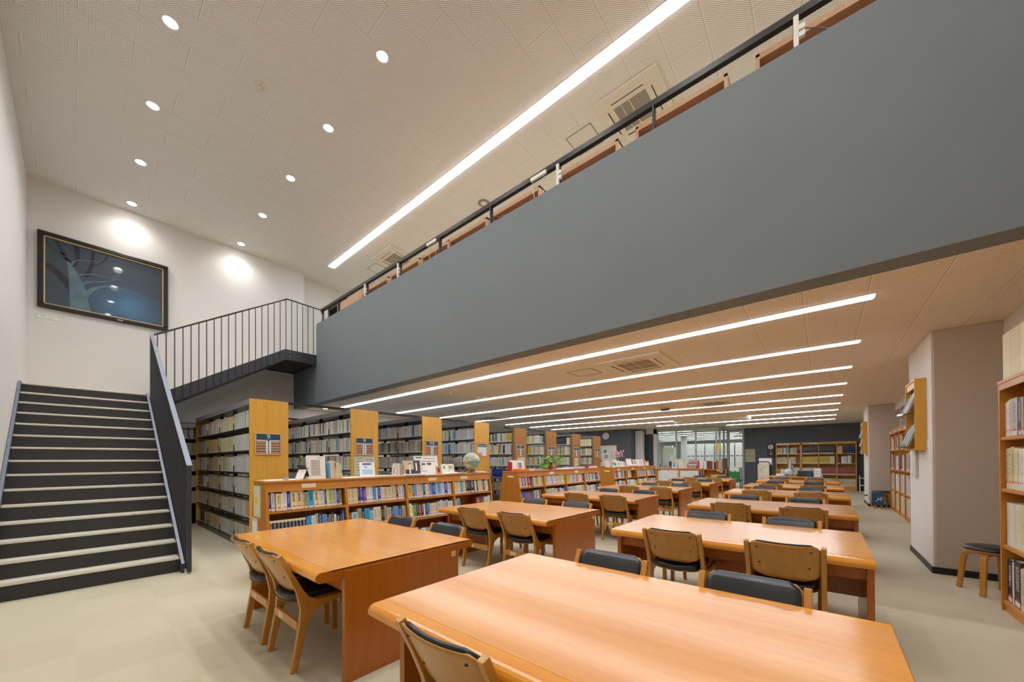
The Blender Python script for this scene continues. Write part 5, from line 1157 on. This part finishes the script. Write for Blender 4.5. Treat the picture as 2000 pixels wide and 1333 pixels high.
for k in range(12): text('numeral', str(k+1), .045, M['black'], fc, (.128*math.sin(math.pi*(k+1)/6), -.0385, .128*math.cos(math.pi*(k+1)/6)), (math.pi/2, 0, 0))
t = thing('wall_notice', 'old cream paper notice with columns of text beside the office door', 'notice', (-2.67, 20.9, 1.52)); build('sheet', bx(-.2, .2, -.006, 0, -.31, .3), plain('aged_paper', (206, 196, 158), .8, .1, 12), t)
mb = MB()
for r_ in range(3):
    for k in range(11): mb.box(-.18+k*.034, -.168+k*.034, -.0075, -.006, -.27+r_*.19, -.12+r_*.19)
build('writing', mb, M['vent'], t)
t = thing('notice_board', 'wood-framed white notice board on the charcoal wall behind the last bookcase', 'board', (-8.3, 17.2, 1.55)); build('frame', bx(-.62, .56, -.04, 0, -.55, .53), M['casex'], t); b_ = build('surface', bx(-.59, .53, -.045, -.04, -.52, .49), M['paper'], t)
for nm, x, z, w, h, m in (('photo', -.06, .22, .14, .16, 'leaf'), ('leaflet', -.26, .2, .14, .14, 'paperc'), ('leaflet', -.25, -.02, .16, .3, 'signw'), ('print', .0, -.05, .28, .3, 'paper'), ('card', -.3, -.25, .12, .12, 'red'), ('leaflet', .33, .05, .16, .3, 'paperc')): build(nm, bx(x-w/2, x+w/2, -.05, -.045, z-h/2, z+h/2), M[m], b_)
build('lettering', MB().box(-.08, .08, -.052, -.05, -.02, .02).box(-.1, .1, -.052, -.05, -.1, -.06), M['black'], b_)
# brochure racks on the columns
def rack(x, y0, y1, z0, z1, label):
    t = thing('brochure_rack', label, 'rack', (x, y0, z0)); L = y1-y0; H = z1-z0; D = .1
    build('side_panel', bx(-D, 0, 0, .022, 0, H), M['amber'], t); build('side_panel', bx(-D, 0, L-.022, L, 0, H), M['amber'], t); build('frame', MB().box(-D, 0, .022, L-.022, 0, .022).box(-D, 0, .022, L-.022, H-.022, H).box(-D+.01, -D+.03, .022, L-.022, H-.1, H-.022), M['amber'], t)
    mb = MB(); k = 0; z = .04
    while z < H-.1: mb.box(-.03, -.006, .022, L-.022, z, z+.038); z += .05
    build('slat_panel', mb, M['silver'], t)
    return t
rack(.968, 6.66, 7.30, 1.44, 2.32, 'amber-framed brochure rack with metal slats on the near column')
rack(.968, 14.36, 15.2, 1.47, 2.38, 'amber-framed brochure rack on the far column')
def broch(x, y, z, w, h, lean, c, label, grp): 
    t = thing('brochure', label, 'brochure', (x, y, z), -math.pi/2, grp); p = build('cover', bx(-w/2, w/2, 0, .006, 0, h), plain('brochure_cover', c, .4), t, rot=(-lean, 0, 0)); build('pages', bx(-w/2+.003, w/2-.003, .006, .014, .003, h-.003), M['paper'], p)
for k, (y, z, c, nm) in enumerate(((7.14, 1.9, (48, 44, 40), 'dark'), (6.95, 1.9, (190, 190, 186), 'grey-white'), (6.76, 1.9, (120, 124, 124), 'grey'), (7.14, 1.49, (70, 74, 76), 'dark grey'), (6.96, 1.49, (52, 92, 70), 'deep green'), (6.77, 1.49, (94, 88, 70), 'olive'))):
    broch(.80, y, z, .165, .3, R(20), c, '%s brochure on the %s ledge of the near column rack' % (nm, 'upper' if z > 1.7 else 'lower'), 'brochures in the near column rack')
    if k in (1, 4): 
        t = thing('acrylic_ledge', 'clear acrylic ledge holding the %s row of brochures' % ('upper' if z > 1.7 else 'lower'), 'ledge', (.78, 6.7, z-.012)); build('ledge', MB().box(0, .085, 0, .56, 0, .004).box(0, .004, 0, .56, 0, .04), M['acryl'], t)
for k, (y, z, c, nm) in enumerate(((14.6, 1.95, (70, 150, 190), 'blue and white'), (14.95, 1.95, (226, 226, 220), 'white'), (14.6, 1.7, (224, 190, 60), 'yellow'), (14.95, 1.7, (206, 190, 170), 'beige'), (14.7, 1.5, (130, 140, 190), 'lilac'))):
    broch(.82, y, z, .2, .26, R(18), c, '%s brochure in the far column rack' % nm, 'brochures in the far column rack')
t = thing('newspaper', 'newspaper hanging below the rack on the near column', 'newspaper', (.955, 7.36, 1.08)); build('sheets', bx(-.012, .012, -.14, .14, 0, .36), newsp, t); build('holder_rod', MB().cyl((0, -.15, .36), (0, .15, .36), .008), M['grey'], t)
t = thing('wall_notice', 'small white printed notice taped to the near column', 'notice', (.969, 6.62, 1.45)); build('sheet', bx(-.003, 0, -.12, .12, -.1, .1), M['paper'], t); mb = MB()
for k in range(5): mb.box(-.0042, -.003, -.08+.02*(k % 2), .07, .06-k*.032, .066-k*.032)
build('writing', mb, M['grey'], t)
t = thing('wall_socket', 'white wall socket with a black plug on the far column', 'socket', (.97, 14.45, .3)); build('plate', bx(-.008, 0, -.04, .04, -.06, .06), M['plastic'], t); build('plug', bx(-.08, -.008, -.012, .012, -.015, .015), M['black'], t)
single('floor_cable', MB().tube([(.9, 14.3, .008), (.75, 14.2, .008), (.55, 14.35, .008), (.6, 14.1, .008), (.45, 14.0, .008), (.3, 14.1, .008)], .009), M['plastic'], 'pale coiled cable lying on the carpet by the far column', 'cable')
single('floor_cable', MB().tube([(-3.05, 1.55, .006), (-3.0, 1.5, .006), (-3.02, 1.43, .006), (-2.94, 1.4, .006)], .005), M['plastic'], 'short pale cable on the carpet under the table nearest the stairs', 'cable')
# office contents
for i in range(10):
    x = -6.94+i*.56
    t = thing('sliding_shelf_unit', 'white sliding shelf unit with paired label holders inside the office, %s in line' % ORD[i], 'shelving', (x, 26.3, 0), 0, 'sliding shelves in the office')
    build('end_panel', bx(0, .51, 0, .8, .09, 2.36), M['white'], t); build('base', bx(.01, .5, .02, .8, 0, .09), M['dgrey'], t)
    for a in (.04, .29): build('label_holder', MB().box(a, a+.18, -.008, 0, 1.4, 1.56).box(a, a+.18, -.01, -.008, 1.53, 1.58, 1), [M['paper'], M['black']], t)
    if i: build('handle_strip', bx(-.045, -.005, .05, .1, .1, 2.2), M['black'], t)
cbox('filing_cabinet', 'tall beige filing cabinet inside the glazed office', 'cabinet', -7.75, .7, 2.1, .45, M['cream'], y=24.0, z=.004, deco=[('door_leaf', .02, .49, .03, .97, M['cream']), ('door_leaf', .51, .98, .03, .97, M['cream']), ('notice', .6, .9, .4, .8, M['paper'])])
cbox('cardboard_box', 'white box on top of the beige office cabinet', 'box', -7.7, .5, .12, .3, M['paper'], y=24.05, z=2.105)
cbox('office_pillar', 'pale office pillar behind the second glass pane', 'pillar', -7.0, .3, 2.82, .3, M['wall'], y=25.2, z=.004)
cbox('copier', 'light grey copier behind the glass partition', 'copier', -4.6, .6, 1.12, .5, M['plastic'], y=19.6, z=0, deco=[('panel', .1, .5, .8, .95, M['grey'])])
t = thing('office_fan', 'round white wall fan symbol plate on an office shelf unit', 'sign', (-6.69, 26.299, 2.15)); build('disc', MB().cyl((0, -.01, 0), (0, 0, 0), .17, .17, 28), M['silver'], t); build('face', MB().cyl((0, -.014, 0), (0, -.01, 0), .15, .15, 28), M['white'], t)
